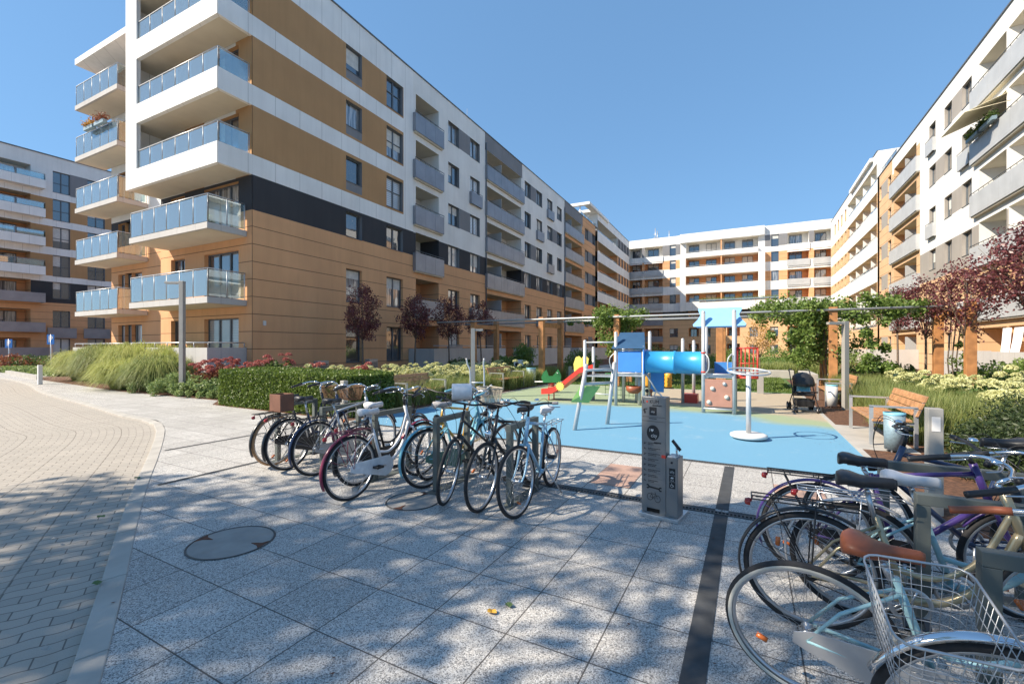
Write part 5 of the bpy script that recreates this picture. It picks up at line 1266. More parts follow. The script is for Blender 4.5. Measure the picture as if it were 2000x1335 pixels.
def ring2(mb, cx, cz, r0, r1, y=-.002, n=20, a0=0, a1=2*PI, sz=1):
    for k in range(n):
        a, b = a0+(a1-a0)*k/n, a0+(a1-a0)*(k+1)/n
        mb.hexa([(cx+r*math.cos(t), yy, cz+sz*r*math.sin(t)) for yy in (y, y-.0008) for r, t in ((r0, a), (r1, a), (r1, b), (r0, b))])
def seg(mb, p, q, w_, y=-.002):
    d = Vector((q[0]-p[0], 0, q[1]-p[1])).normalized(); n_ = Vector((-d.z, 0, d.x))*w_/2
    P = [Vector((p[0], y, p[1]))-n_, Vector((q[0], y, q[1]))-n_, Vector((q[0], y, q[1]))+n_, Vector((p[0], y, p[1]))+n_]
    mb.hexa(P+[a-Vector((0, .0008, 0)) for a in P])
T = lambda txt, s, x, z, m='ink', al='CENTER', y=-.002: text_mesh(txt, s, 'lettering', m, st, (x, y, z), (PI/2, 0, 0), align=al)
T('L', .052, .030, 1.115); T('KUM', .052, .152, 1.115); sgn('logo_dot', 'red_p', lambda mb: ring2(mb, .068, 1.115, 0, .010)); T('deweloper', .026, .185, 1.082)
sgn('city_square', 'ink', lambda mb: plate(mb, .095, .180, .985, 1.065)); T('city', .030, .137, 1.020, 'lightprint', y=-.0035)
sgn('printed_rule', 'ink', lambda mb: (plate(mb, .01, .275, .967, .970), plate(mb, .09, .18, .950, .957), plate(mb, .01, .275, .925, .928), seg(mb, (.03, 1.04), (.045, 1.0), .02), seg(mb, (.03, 1.04), (.07, 1.045), .008)))
sgn('round_badge', 'ink', lambda mb: ring2(mb, .138, .815, 0, .074, y=-.0012, n=32))
T('I', .045, .100, .838, 'lightprint', y=-.0035); T('city', .050, .150, .788, 'lightprint', y=-.0035)
def heart(mb, cx, cz, s, y=-.003):
    P = []
    for k in range(24):
        t = 2*PI*k/24; P.append((cx+s*16*math.sin(t)**3/16, cz+s*(13*math.cos(t)-5*math.cos(2*t)-2*math.cos(3*t)-math.cos(4*t))/16))
    mb.add([(x, y, z) for x, z in P], [tuple(range(24))])
sgn('heart', 'lightprint', lambda mb: heart(mb, .128, .840, .017))
def tools(mb):
    r_ = random.Random(4)
    for k in range(8):
        z = .705-.052*k; seg(mb, (.028, z-.008+.012*(k % 2)), (.058, z+.010-.012*(k % 2)), .0055); seg(mb, (.035, z), (.040, z+.016), .004)
        for j, ww in enumerate((.09+.05*r_.random(), .05+.06*r_.random())):
            x = .078
            while x < .078+ww: l = r_.uniform(.006, .02); plate(mb, x, x+l, z+.006-.014*j, z+.0125-.014*j); x += l+.0035
        plate(mb, .078, .215+.03*r_.random(), z-.0205, z-.0195)
    plate(mb, .150, .232, .715, .728)
sgn('tool_list', 'ink', tools)
def wrench(mb):
    seg(mb, (.085, .288), (.215, .278), .016)
    for cx, cz, s in ((.075, .289, 1), (.225, .277, -1)): ring2(mb, cx, cz, .008, .022, a0=.8 if s < 0 else PI+.8-6.28, a1=(.8 if s < 0 else PI+.8-6.28)+4.7, n=14)
    ring2(mb, .102, .192, .030, .0345, n=28); ring2(mb, .190, .180, .030, .0345, n=28)
    for p, q in (((.102, .192), (.122, .225)), ((.122, .225), (.168, .222)), ((.168, .222), (.140, .182)), ((.140, .182), (.102, .192)), ((.122, .225), (.140, .182)), ((.163, .236), (.190, .180)), ((.118, .232), (.128, .232)), ((.155, .24), (.170, .236)), ((.134, .174), (.146, .190))): seg(mb, p, q, .0035)
sgn('wrench_and_bicycle_print', 'ink', wrench)
sgn('bottom_slot', 'void', lambda mb: plate(mb, .065, .215, .045, .082))
sgn('icon_strip', 'ink', lambda mb: plate(mb, mw+.040, mw+.108, .31, .50, y=-.0065))
def icons(mb):
    cx = mw+.074; y = -.0085
    for z in (.435, .372): plate(mb, mw+.042, mw+.106, z, z+.0012, y)
    ring2(mb, cx-.014, .463, .007, .009, y); ring2(mb, cx+.014, .463, .007, .009, y); seg(mb, (cx-.014, .463), (cx, .478), .002, y); seg(mb, (cx, .478), (cx+.014, .463), .002, y)
    ring2(mb, cx-.002, .405, .0, .014, y, a0=-.2, a1=3.4); seg(mb, (cx+.012, .41), (cx+.02, .42), .003, y); ring2(mb, cx-.01, .386, .002, .005, y); ring2(mb, cx+.01, .386, .002, .005, y)
    ring2(mb, cx-.004, .336, .012, .015, y, a0=2, a1=6.6); seg(mb, (cx-.004, .362), (cx-.004, .343), .004, y); seg(mb, (cx-.004, .343), (cx+.012, .343), .0035, y); seg(mb, (cx+.012, .343), (cx+.018, .328), .0035, y)
sgn('icons', 'lightprint', icons)
mb = MB(); mb.lathe([(0, 0), (.009, 0), (.009, .012), (0, .012)], (mw+.07, -.02, .555), 'y', 12); mb.build('lock_knob', 'black', st)
mb = MB(); mb.tube([(mw+.055, .05, .755), (mw+.145, .05, .668)], .0165, 10); mb.build('pump_handle', 'black', st); mb = MB(); mb.tube([(mw+.105, .05, .612), (mw+.100, .05, .705)], .010, 8); mb.build('pump_rod', 'chrome', st)
for dx in (.045, .095):
    mb = MB(); mb.lathe([(0, -.02), (.012, -.018), (.023, 0), (.012, .014), (0, .016)], (dx, .05, 1.215), 'x', 14); mb.tube([(dx, .05, 1.165), (dx, .05, 1.20)], .008, 6); mb.build('bicycle_hanger', 's_brown' if dx > .08 else 'black', st)
mb = MB(); mb.tube(catmull([(.13, .05, 1.166), (.15, .05, 1.21), (.19, .05, 1.195), (.22, .05, 1.166)], 5), .008, 6); mb.build('hook', 'lightprint', st)
mb = MB(); mb.box(.24, .285, -.012, -.002, .585, .612); mb.build('red_tag', 'red_p', st)
# ================================================================== PLAYGROUND
ps = empty('climbing_tower', (-1.9, 12.4, 0), 0, 'two play towers joined by a blue tunnel with red slide and sky blue roof', 'play structure')
OX, OY = -1.9, 12.4
def pp(x, y, z): return (x-OX, y-OY, z)
def part(name, m, fn, bevel=0): mb = MB(); fn(mb); return mb.build(name, m, ps, bevel=bevel)
tower_posts = [(-3.32, 12.35, 2.02), (-3.32, 13.2, 1.9), (-2.56, 12.35, 1.62), (-2.56, 13.2, 2.05), (-4.28, 12.5, 1.80), (-4.28, 13.3, 1.6), (-1.03, 12.05, 2.5), (-1.03, 12.85, 2.5), (-.34, 12.05, 2.5), (-.34, 12.85, 2.5), (-1.75, 13.9, 1.85), (-1.5, 14.4, 1.8), (-2.95, 13.25, 1.3), (-2.75, 12.7, .95)]
for x, y, h in tower_posts:
    part('post', 'mgrey', lambda mb: (mb.tube([pp(x, y, 0), pp(x, y, h)], .047, 12), mb.lathe([(.047, 0), (.047, .02), (.03, .05), (0, .055)], pp(x, y, h), 'z', 12)))
part('tunnel', 'tunnel', lambda mb: mb.lathe([(.30, 0), (.315, .0), (.315, .04), (.295, .05), (.290, .70), (.305, .71), (.305, .76), (.290, .77), (.290, 1.42), (.315, 1.43), (.315, 1.48), (.27, 1.48), (.26, .7), (.27, 0), (.30, 0)], pp(-2.5, 12.45, 1.235), 'x', 36))
part('tunnel_collar', 'blue_p', lambda mb: mb.hexa([pp(*q) for q in ((-2.53, 12.1, .92), (-2.50, 12.1, .92), (-2.50, 12.8, .92), (-2.53, 12.8, .92), (-2.53, 12.1, 1.58), (-2.50, 12.1, 1.58), (-2.50, 12.8, 1.58), (-2.53, 12.8, 1.58))]))
part('side_panel', 'blue_p', lambda mb: mb.box(*sum(([a-OX, b-OX] for a, b in ((-3.26, -2.62),)), []), 12.33-OY, 12.355-OY, .95, 1.53), .008)
part('roof_panel', 'navy_p', lambda mb: mb.hexa([pp(*q) for q in ((-3.42, 12.25, 1.60), (-2.5, 12.25, 1.60), (-2.5, 12.275, 1.60), (-3.42, 12.275, 1.60), (-3.30, 12.75, 2.06), (-2.62, 12.75, 2.06), (-2.62, 12.775, 2.06), (-3.30, 12.775, 2.06))]))
part('deck', 'steel', lambda mb: mb.box(-3.32-OX, -2.56-OX, 12.35-OY, 13.2-OY, .83, .88)); part('deck', 'steel', lambda mb: mb.box(-4.28-OX, -3.37-OX, 12.5-OY, 13.3-OY, .78, .82)); part('deck', 'steel', lambda mb: mb.box(-1.03-OX, -.34-OX, 12.05-OY, 12.85-OY, .88, .93))
def roof(mb, s):
    P = [(-.60, 0), (.60, 0), (.47, .08), (.40, .28), (.48, .50), (.52, .60), (-.52, .60), (-.48, .50), (-.40, .28), (-.47, .08)]; P = [(-.58, .0), (.58, .0), (.60, .06), (.50, .20), (.44, .34), (.50, .50), (.50, .56), (-.50, .56), (-.50, .50), (-.44, .34), (-.50, .20), (-.60, .06)]
    cx, cy = -.68, 12.45; ang = math.radians(55)
    def tf(p): y = -.42+p[1]*math.cos(ang)*1.15+p[2]*math.sin(ang); z = 2.16+p[1]*math.sin(ang)*1.05-p[2]*math.cos(ang)*.6; return (cx+p[0]-OX, cy+s*y-OY, z)
    mb.prism(P, 0, .022, tf=tf)
part('roof_panel', 'sky_p', lambda mb: roof(mb, 1)); part('roof_panel', 'sky_p', lambda mb: roof(mb, -1))
part('climbing_wall', 'terr_p', lambda mb: mb.box(-.99-OX, -.38-OX, 12.02-OY, 12.05-OY, .17, .85), .008)
def holds(mb):
    for x, z in ((-.82, .62), (-.50, .42), (-.9, .28)): mb.lathe([(0, -.05), (.03, -.045), (.055, -.02), (.05, 0)], pp(x, 12.02, z), 'y', 10)
part('climbing_holds', 'wall_white', holds); part('bolt_cover', 'steel', lambda mb: mb.lathe([(0, -.03), (.04, -.025), (.05, 0)], pp(-.55, 12.02, .74), 'y', 12))
part('guard_panel', 'blue_p', lambda mb: mb.box(-.83-OX, -.40-OX, 12.84-OY, 12.86-OY, .95, 1.25), .006)
part('front_rail', 'mgrey', lambda mb: (mb.tube([pp(-1.03, 12.02, .97), pp(-.34, 12.02, .97)], .022, 8), mb.tube([pp(-1.03, 12.02, .12), pp(-.34, 12.02, .12)], .02, 8)))
part('grab_handle', 'mgrey', lambda mb: mb.tube(catmull([pp(-.98, 11.99, .98), pp(-.90, 11.93, 1.1), pp(-.90, 11.93, 1.35), pp(-.98, 11.99, 1.48)], 4), .016, 6)); part('grab_handle', 'mgrey', lambda mb: (mb.tube(catmull([pp(-.39, 11.99, .98), pp(-.47, 11.93, 1.1), pp(-.47, 11.93, 1.35), pp(-.39, 11.99, 1.48)], 4), .016, 6)))
part('clamp', 'red_p', lambda mb: [mb.lathe([(.05, -.02), (.056, -.02), (.056, .02), (.05, .02)], pp(x, y, z), 'z', 12) for x, y, z in ((-1.03, 12.05, 1.02), (-1.03, 12.05, 1.5), (-.34, 12.05, 1.02), (-.34, 12.85, 1.5))])
def cage(mb):
    x0, x1, y0, y1, z0, z1 = -.28, .16, 12.1, 12.85, .90, 1.62
    for x in (x0, x1):
        for y in (y0, y1): mb.tube([pp(x, y, z0), pp(x, y, z1)], .02, 6)
    for z in (z0, z1):
        for a, b in (((x0, y0), (x1, y0)), ((x1, y0), (x1, y1)), ((x1, y1), (x0, y1)), ((x0, y1), (x0, y0))): mb.tube([pp(*a, z), pp(*b, z)], .022, 6)
    for k in range(1, 5): x = x0+(x1-x0)*k/5; mb.tube([pp(x, y0, z0), pp(x, y0, z1)], .011, 5); mb.tube([pp(x, y1, z0), pp(x, y1, z1)], .011, 5)
    for k in range(1, 6): y = y0+(y1-y0)*k/6; mb.tube([pp(x1, y, z0), pp(x1, y, z1)], .011, 5)
    mb.tube([pp(x0, y0, 1.25), pp(x1, y0, 1.25)], .012, 5)
part('red_cage', 'red_p', cage)
part('barrel_roller', 'orange_p', lambda mb: [mb.lathe([(.0, .0), (.10, .01), (.115, .06), (.10, .12), (.115, .18), (.10, .24), (.115, .30), (.10, .36), (.115, .42), (.0, .45)], pp(x, 14.3, .40), 'z', 16) for x in (-2.85, -2.52, -2.22)])
part('roller_bar', 'black', lambda mb: [mb.tube([pp(-3.0, 14.3, z), pp(-2.05, 14.3, z)], .018, 6) for z in (.38, .62, .87)])
part('step_box', 'red_p', lambda mb: mb.box(-1.75-OX, -1.35-OX, 13.9-OY, 14.3-OY, 0, .26), .01)
part('lower_panel', 'blue_p', lambda mb: mb.box(-2.48-OX, -2.12-OX, 12.9-OY, 12.92-OY, .38, .92), .006)
part('brace', 'steel', lambda mb: mb.tube([pp(-2.5, 12.3, .95), pp(-2.2, 12.3, .45)], .02, 6))
part('nest_bowl', 's_brown', lambda mb: mb.lathe([(.16, .2), (.22, .2), (.21, .08), (.13, 0), (0, -.02)], pp(-2.88, 12.6, .35), 'z', 20))
part('handrail', 'mgrey', lambda mb: (mb.tube([pp(-4.28, 12.5, 1.78), pp(-3.32, 12.4, 1.78)], .022, 8), mb.tube([pp(-4.28, 12.5, .98), pp(-3.32, 12.4, .98)], .022, 8), mb.tube([pp(-3.32, 12.35, 1.56), pp(-2.56, 12.35, 1.56)], .02, 8), mb.tube([pp(-3.32, 12.35, .92), pp(-2.56, 12.35, .92)], .02, 8), mb.tube([pp(-4.28, 12.5, .3), pp(-3.32, 12.35, .3)], .018, 6), mb.tube(catmull([pp(-3.45, 12.4, .98), pp(-3.5, 12.35, 1.3), pp(-3.35, 12.4, 1.5)], 4), .016, 6)))
part('rope_net', 'green_p', lambda mb: [mb.tube([pp(-3.9+.12*k, 13.3, .15), pp(-3.9+.12*k, 13.3, .85)], .008, 4) for k in range(9)]+[mb.tube([pp(-3.9, 13.3, .2+.16*k), pp(-2.95, 13.3, .2+.16*k)], .008, 4) for k in range(5)])
def yel(mb):
    P = [(0, .0), (.20, -.02), (.26, .30), (.30, .58), (.18, .68), (.05, .64), (-.04, .40)]
    for y in (12.55, 13.15): mb.prism(P, 0, .02, tf=lambda p: pp(-4.62+p[0]*.8, y+p[2], .80+p[1]*.85))
part('slide_cheek', 'yel_p', yel)
def slide(mb):
    path = [(-4.2, .98), (-4.45, .90), (-4.75, .66), (-5.05, .42), (-5.35, .25), (-5.68, .22)]
    prof = [(-.27, .16), (-.27, .0), (.27, .0), (.27, .16), (.235, .17), (.235, .03), (-.235, .03), (-.235, .17)]
    mb.loft([[pp(x, 12.75+a, z+b-.03) for a, b in prof] for x, z in path], smooth=False)
    mb.tube([pp(-5.45, 12.55, 0), pp(-5.45, 12.55, .2)], .02, 6); mb.tube([pp(-5.45, 12.95, 0), pp(-5.45, 12.95, .2)], .02, 6)
part('slide', 'red_p', slide)
def sun_badge(mb):
    P = []
    for k in range(24): a = 2*PI*k/24; r = .15 if k % 2 else .105; P.append((math.cos(a)*r, math.sin(a)*r))
    mb.prism(P, 0, .012, tf=lambda p: pp(-5.05+p[0], 12.465-p[2], .46+p[1]))
part('slide_badge', 'yel_p', sun_badge)
# leaning frame with lime board
fr = empty('balance_frame', (*W(1155, 9.1), 0), 0, 'grey leaning play frame with sloping lime green board in front of the play towers', 'play frame')
fo = Vector((*W(1155, 9.1), 0))
def fw_(u, d, z): return Vector((*W(u, d), z))-fo
for a, b in ((fw_(1122, 8.77, 0), fw_(1145, 9.0, 1.27)), (fw_(1186, 9.45, 0), fw_(1200, 9.3, 1.30))): mb = MB(); mb.tube([a, b], .042, 12); mb.lathe([(.042, 0), (.03, .03), (0, .035)], tuple(b), 'z', 12); mb.build('leg', 'mgrey', fr)
for z, a, b in ((1.18, 1143, 1199), (.90, 1138, 1196)): mb = MB(); mb.tube([fw_(a, 8.95, z), fw_(b, 9.33, z)], .028, 8); mb.build('crossbar', 'mgrey', fr)
mb = MB(); P = [fw_(1116, 8.75, .56), fw_(1150, 8.9, .53), fw_(1172, 9.1, .83), fw_(1134, 8.98, .84)]; mb.hexa(P+[p+Vector((0, 0, .022)) for p in P]); mb.build('board', 'lime_p', fr)
# spinning pole
x, y = G(1462, 857); sp_ = empty('spinner', (x, y, 0), 0, 'white spinning play pole with hand ring and round foot disc on the blue surface', 'play spinner')
mb = MB(); mb.lathe([(0, .03), (.27, .03), (.30, .05), (.30, .085), (.26, .105), (0, .11)], seg=40); mb.build('foot_disc', 'lightprint', sp_)
mb = MB(); mb.tube([(0, 0, .11), (0, 0, 1.20)], .042, 16); mb.build('pole', 'mgrey', sp_)
mb = MB(); rg = lambda a: (math.cos(a)*.34, math.sin(a)*.34, 1.21+.045*math.sin(a-.4)); mb.tube([rg(2*PI*k/40) for k in range(40)], .016, 8, closed=True)
for k in range(2): mb.tube([(0, 0, 1.19), rg(PI*k+.4)], .012, 6)
mb.build('hand_ring', 'mgrey', sp_)
# bent pipe fitness frame
x, y = W(932, 12.7); ff = empty('fitness_frame', (x, y, 0), YAW, 'pale steel fitness frame with two uprights and a crossbar behind the bicycle baskets', 'fitness frame')
for s, tx in ((-.2, -.31), (.2, .20)): mb = MB(); mb.tube(catmull([(s, 0, 0), (s, 0, .9), (tx*.9, 0, 1.15), (tx, 0, 1.32)], 5), .024, 8); mb.build('upright', 'mgrey', ff)
mb = MB(); mb.tube([(-.2, 0, .63), (.2, 0, .63)], .02, 8); mb.tube([(-.2, 0, .12), (.2, 0, .12)], .02, 8); mb.build('crossbar', 'mgrey', ff)
mb = MB(); mb.tube(catmull([(.0, .1, 0), (.02, .1, .5), (.15, .1, .38), (.42, .1, .55)], 5), .03, 8); mb.build('pedal_arm', 'mgrey', ff)
# spring rider
x, y = W(1077, 15.9); sr = empty('spring_rider', (x, y, 0), YAW, 'green spring rocker with red coil at the far side of the playground', 'spring rocker')
mb = MB(); mb.tube([(math.cos(k*.7)*.11, math.sin(k*.7)*.11, .02+k*.0075) for k in range(46)], .018, 5); mb.build('spring', 'red_p', sr)
mb = MB()
for y_ in (-.12, .10): mb.prism([(-.30, .38), (.30, .38), (.34, .62), (.24, .84), (.16, .72), (.05, .60), (-.10, .60), (-.18, .82), (-.28, .74), (-.36, .55)], 0, .02, tf=lambda p: (p[0], y_+p[2], p[1]))
mb.box(-.25, .25, -.1, .1, .42, .46); mb.build('body', 'green_p', sr)
mb = MB(); mb.tube([(.2, -.25, .72), (.2, .25, .72)], .02, 6); mb.tube([(-.6, 0, .40), (.6, 0, .40)], .022, 6); mb.build('handle', 'mgrey', sr)
# hanging cloth sail
mb = MB(); P = [(*W(1384, 17), ZZ(694, 17)), (*W(1432, 17), ZZ(716, 17)), (*W(1390, 16.6), ZZ(713, 16.6))]; mb.add(P+[(p[0], p[1]+.02, p[2]) for p in P], [(0, 1, 2), (5, 4, 3), (0, 1, 4, 3), (1, 2, 5, 4), (2, 0, 3, 5)])
# pushchair
x, y = W(1569, 11.35); sc_ = empty('pushchair', (x, y, 0), YAW-.35, 'black pushchair with hood parked on the playground edge by the right benches', 'pushchair')
mb = MB(); R0 = .235
rings = []
for i in range(9):
    a = math.radians(-12+115*i/8); rings.append([(R0*math.cos(math.radians(180*j/8))*1.0, .10-math.cos(a)*.30*math.sin(math.radians(180*j/8))**.5 if False else .08-.30*math.cos(a)*(.55+.45*math.sin(math.radians(180*j/8))), .70+.30*math.sin(a)*(.35+.65*math.sin(math.radians(180*j/8)))) for j in range(9)])
for i in range(8):
    for j in range(8): mb.quad(rings[i][j], rings[i][j+1], rings[i+1][j+1], rings[i+1][j])
mb.sm = [True]*len(mb.f); mb.build('hood', 'black', sc_)
mb = MB(); mb.hexa([(-.2, -.22, .42), (.2, -.22, .42), (.2, .10, .38), (-.2, .10, .38), (-.2, -.22, .48), (.2, -.22, .48), (.2, .12, .46), (-.2, .12, .46)]); mb.hexa([(-.2, .08, .42), (.2, .08, .42), (.2, .14, .42), (-.2, .14, .42), (-.19, .20, .92), (.19, .20, .92), (.19, .26, .90), (-.19, .26, .90)]); mb.build('seat', 'black', sc_, bevel=.02)
mb = MB(); mb.hexa([(-.15, -.10, .485), (.15, -.10, .485), (.15, .06, .485), (-.15, .06, .485), (-.13, .02, .80), (.13, .02, .80), (.13, .10, .80), (-.13, .10, .80)]); mb.build('blanket', 'b_teal', sc_, bevel=.03)
mb = MB(); mb.hexa([(-.18, -.25, .14), (.18, -.25, .14), (.18, .22, .14), (-.18, .22, .14), (-.2, -.27, .32), (.2, -.27, .32), (.2, .24, .32), (-.2, .24, .32)]); mb.build('shopping_basket', 'black', sc_, bevel=.02)
mb = MB()
for s in (-.25, .25):
    mb.tube([(s, -.36, .10), (s*.95, -.05, .42), (s*.92, .38, 1.0)], .013, 6); mb.tube([(s, .34, .12), (s*.95, -.05, .50)], .013, 6); mb.tube(catmull([(s*.92, .38, 1.0), (s*.9, .46, 1.04), (s*.6, .50, 1.05)], 4), .016, 6); mb.tube([(s, -.36, .10), (s, .34, .12)], .010, 5)
mb.tube([(-.24, -.30, .52), (.24, -.30, .52)], .018, 6); mb.tube([(-.25, .34, .12), (.25, .34, .12)], .01, 5); mb.build('chassis', 'black', sc_)
for i, (sx_, sy_) in enumerate(((-.25, -.36), (.25, -.36), (-.25, .34), (.25, .34))):
    mb = MB(); rr_ = .085 if sy_ < 0 else .105
    for o in (-.028, .028): mb.lathe([(rr_*.35, -.012), (rr_*.75, -.012), (rr_, -.010), (rr_, .010), (rr_*.75, .012), (rr_*.35, .012)], (sx_+o, sy_, rr_), 'x', 18)
    wh = mb.build('wheel', 'rubber', sc_); mb = MB(); mb.lathe([(0, -.045), (rr_*.36, -.044), (rr_*.36, .044), (0, .045)], (sx_, sy_, rr_), 'x', 10); mb.build('hub', 'lightprint', wh)
# ================================================================== BICYCLES
RW = .345
_wc = {}
def wheel_meshes(tyre, rimm, wall):
    key = (tyre, rimm, wall)
    if key in _wc: return _wc[key]
    def mk(fn, m):
        mb = MB(); fn(mb); o = mb.build('tmp', m); me = o.data; bpy.data.objects.remove(o); return me
    rim = mk(lambda mb: mb.lathe([(.300, -.010), (.303, -.013), (.320, -.0125), (.317, 0), (.320, .0125), (.303, .013), (.300, .010), (.297, 0), (.300, -.010)], axis='y', seg=56), rimm)
    def ty(mb):
        r = .0185; P = [(.3265+r*math.cos(a)*1.0, r*1.02*math.sin(a)) for a in [2*PI*k/10 for k in range(11)]]
        mb.lathe(P, axis='y', seg=56)
    tr = mk(ty, tyre)
    def wl(mb):
        for s in (-1, 1): mb.lathe([(.313, s*.0155), (.318, s*.0192), (.326, s*.0196), (.330, s*.0188)], axis='y', seg=56)
    wa = mk(wl, wall) if wall else None
    def sp(mb):
        n = 32
        for k in range(n):
            a = 2*PI*k/n; s = 1 if k % 2 else -1; off = (.9 if (k//2) % 2 else -.9)
            mb.tube([(math.cos(a+off)*.022, s*.028, math.sin(a+off)*.022), (math.cos(a)*.302, s*.002, math.sin(a)*.302)], .0012, 3, cap=False)
    spk = mk(sp, 'spoke')
    hub = mk(lambda mb: (mb.lathe([(0, -.055), (.008, -.055), (.008, -.036), (.026, -.032), (.026, -.027), (.016, -.022), (.016, .022), (.026, .027), (.026, .032), (.008, .036), (.008, .055), (0, .055)], axis='y', seg=16)), 'alu')
    def rf(mb):
        for a in (.9,): mb.tube([(math.cos(a)*.215-.024, 0, math.sin(a)*.215), (math.cos(a)*.215+.024, 0, math.sin(a)*.215)], [.013, .013], 8)
    ref = mk(rf, 'amber')
    _wc[key] = (rim, tr, wa, spk, hub, ref); return _wc[key]
def put(me, name, parent, m=None):
    o = bpy.data.objects.new(name, me); COL.objects.link(o); o.parent = parent
    if m is not None: o.matrix_local = m
    return o
def xf(mb, Mx):
    mb.v = [tuple(Mx @ Vector(p)) for p in mb.v]; return mb
def saddle_mb(c, ln=.27, wd=.17, z=.0):
    mb = MB(); prof = [(-.50, .30, .0), (-.47, .72, .010), (-.38, .98, .020), (-.25, 1.0, .018), (-.08, .66, .006), (.10, .34, .002), (.30, .24, .004), (.44, .22, .004), (.50, .12, -.004)]
    rings = []
    for t, w_, dz in prof:
        hw = wd/2*w_; rings.append([(c[0]+ln*t, c[1]+hw*math.cos(a), c[2]+dz+(.026 if math.sin(a) > 0 else .034+.014*(w_ > .6))*math.sin(a)) for a in [2*PI*k/14 for k in range(14)]])
    mb.loft(rings); return mb
nb = [0]
def bicycle(cx, cy, head, label, frame='b_black', kind='step', fend=None, tyre='rubber', wall=None, rimm='alu', saddle='s_black', sh=.93, bars='swept', grip='black', steer=0, lean=0, rack_='black', tail=True, light=True, basket=None, guard='b_black', reflect=True, group='bicycles in the left racks', stand=True, child=None, fendw=.05, barz=1.06):
    e = empty('bicycle', (cx, cy, 0), 0, label, 'bicycle', group); e.rotation_euler = (math.radians(lean), 0, head)
    A0, A1 = Vector((.80, 0, .93)), Vector((.89, 0, .66)); ax = (A0-A1).normalized()
    S = Matrix.Translation(A1) @ Matrix.Rotation(math.radians(steer), 4, ax) @ Matrix.Translation(-A1)
    WB = 1.08; BB = (.44, 0, .285)
    rim, tr, wa, spk, hub, ref = wheel_meshes(tyre, rimm, wall)
    for k, mx in enumerate((Matrix.Translation((0, 0, RW)) @ Matrix.Rotation(random.random()*6, 4, 'Y'), S @ Matrix.Translation((WB, 0, RW)) @ Matrix.Rotation(random.random()*6, 4, 'Y'))):
        w_ = put(rim, 'wheel', e, mx); put(tr, 'tyre', w_); put(spk, 'spokes', w_); put(hub, 'hub', w_)
        if wa: put(wa, 'tyre_sidewall', w_)
        if reflect: put(ref, 'reflector', w_)
    # frame
    mb = MB(); st = [BB, (.30, 0, .80 if kind != 'step' else .72)]
    mb.tube(st, .0165, 10); mb.tube([A0, A1], .021, 10)
    for s in (-1, 1):
        mb.tube([(BB[0], s*.03, BB[2]), (.30, s*.05, .31), (0, s*.058, RW)], .010, 8); mb.tube([(.315, s*.022, .74 if kind != 'step' else .66), (.12, s*.05, .52), (0, s*.058, RW)], .008, 8)
    if kind == 'step':
        mb.tube(catmull([(.865, 0, .73), (.76, 0, .47), (.60, 0, .315), BB], 8), .021, 10); mb.tube(catmull([(.835, 0, .83), (.72, 0, .56), (.56, 0, .43), (.395, 0, .44)], 8), .015, 10)
    elif kind == 'diamond':
        mb.tube([(.305, 0, .78), (.822, 0, .87)], .0155, 10); mb.tube([BB, (.875, 0, .70)], .019, 10)
    else:
        mb.tube([(.83, 0, .85), (.375, 0, .53)], .0145, 10); mb.tube([BB, (.875, 0, .70)], .019, 10)
        for s in (-1, 1): mb.tube([(.375, s*.02, .53), (0, s*.056, RW)], .008, 6)
    mb.tube([(BB[0], -.038, BB[2]), (BB[0], .038, BB[2])], .024, 12)
    mb.build('frame', frame, e)
    # fork and bars (turn with the front wheel)
    mb = MB(); mb.tube([A1+Vector((0, -.055, 0)), A1+Vector((0, .055, 0))], .014, 8)
    for s in (-1, 1): mb.tube(catmull([(.89, s*.05, .665), (.96, s*.052, .50), (1.02, s*.055, .40), (WB, s*.056, RW)], 5), .013, 8, r1=.008)
    xf(mb, S).build('fork', frame, e)
    mb = MB(); top = Vector((.775, 0, barz-.03)); mb.tube([A0, top], .0125, 8); mb.tube([top, (.83, 0, barz)], .013, 8)
    if bars == 'swept': half = [(.83, 0, barz), (.87, .10, barz+.03), (.82, .22, barz+.05), (.68, .29, barz+.02), (.54, .31, barz-.01)]
    elif bars == 'flat': half = [(.84, 0, barz), (.84, .10, barz), (.82, .20, barz+.015), (.79, .30, barz+.015), (.78, .33, barz+.015)]
    else: half = [(.86, 0, barz), (.88, .12, barz), (.87, .20, barz+.03), (.76, .27, barz+.04), (.66, .30, barz+.02)]
    L_ = catmull(half, 5); R_ = [Vector((p.x, -p.y, p.z)) for p in L_]
    mb.tube([*reversed(R_[1:]), *L_], .011, 8); hb = xf(mb, S).build('handlebar', 'chrome' if bars == 'swept' else 'black', e)
    for s in (1, -1):
        q = [Vector((p.x, p.y*s, p.z)) for p in L_]; mb = MB(); mb.tube(q[-7:]+[q[-1]+(q[-1]-q[-2]).normalized()*.01], .0165, 10); xf(mb, S).build('grip', grip, hb)
        mb = MB(); a = q[-8]; mb.tube(catmull([a, a+Vector((.05, .0, -.02)), a+Vector((.035, s*.05, -.035)), a+Vector((-.03, s*.09, -.04))] if bars != 'swept' else [a, a+Vector((.045, s*.02, -.015)), a+Vector((0, s*.035, -.03)), a+Vector((-.08, s*.045, -.035))], 4), .005, 5); xf(mb, S).build('brake_lever', 'alu', hb)
        mb = MB(); a = Vector((q[-8].x, q[-8].y, q[-8].z)); mb.tube(catmull([a, a+Vector((.12, -s*.03, .05)), (.97, s*.05, .92), (.90, s*.02, .70)], 6), .0026, 4); xf(mb, S).build('cable', 'black', hb)
    mb = MB(); mb.lathe([(0, .02), (.02, .016), (.027, .004), (.027, 0), (0, 0)], (.83, .13, barz+.045), 'z', 14); xf(mb, S).build('bell', 'chrome', hb)
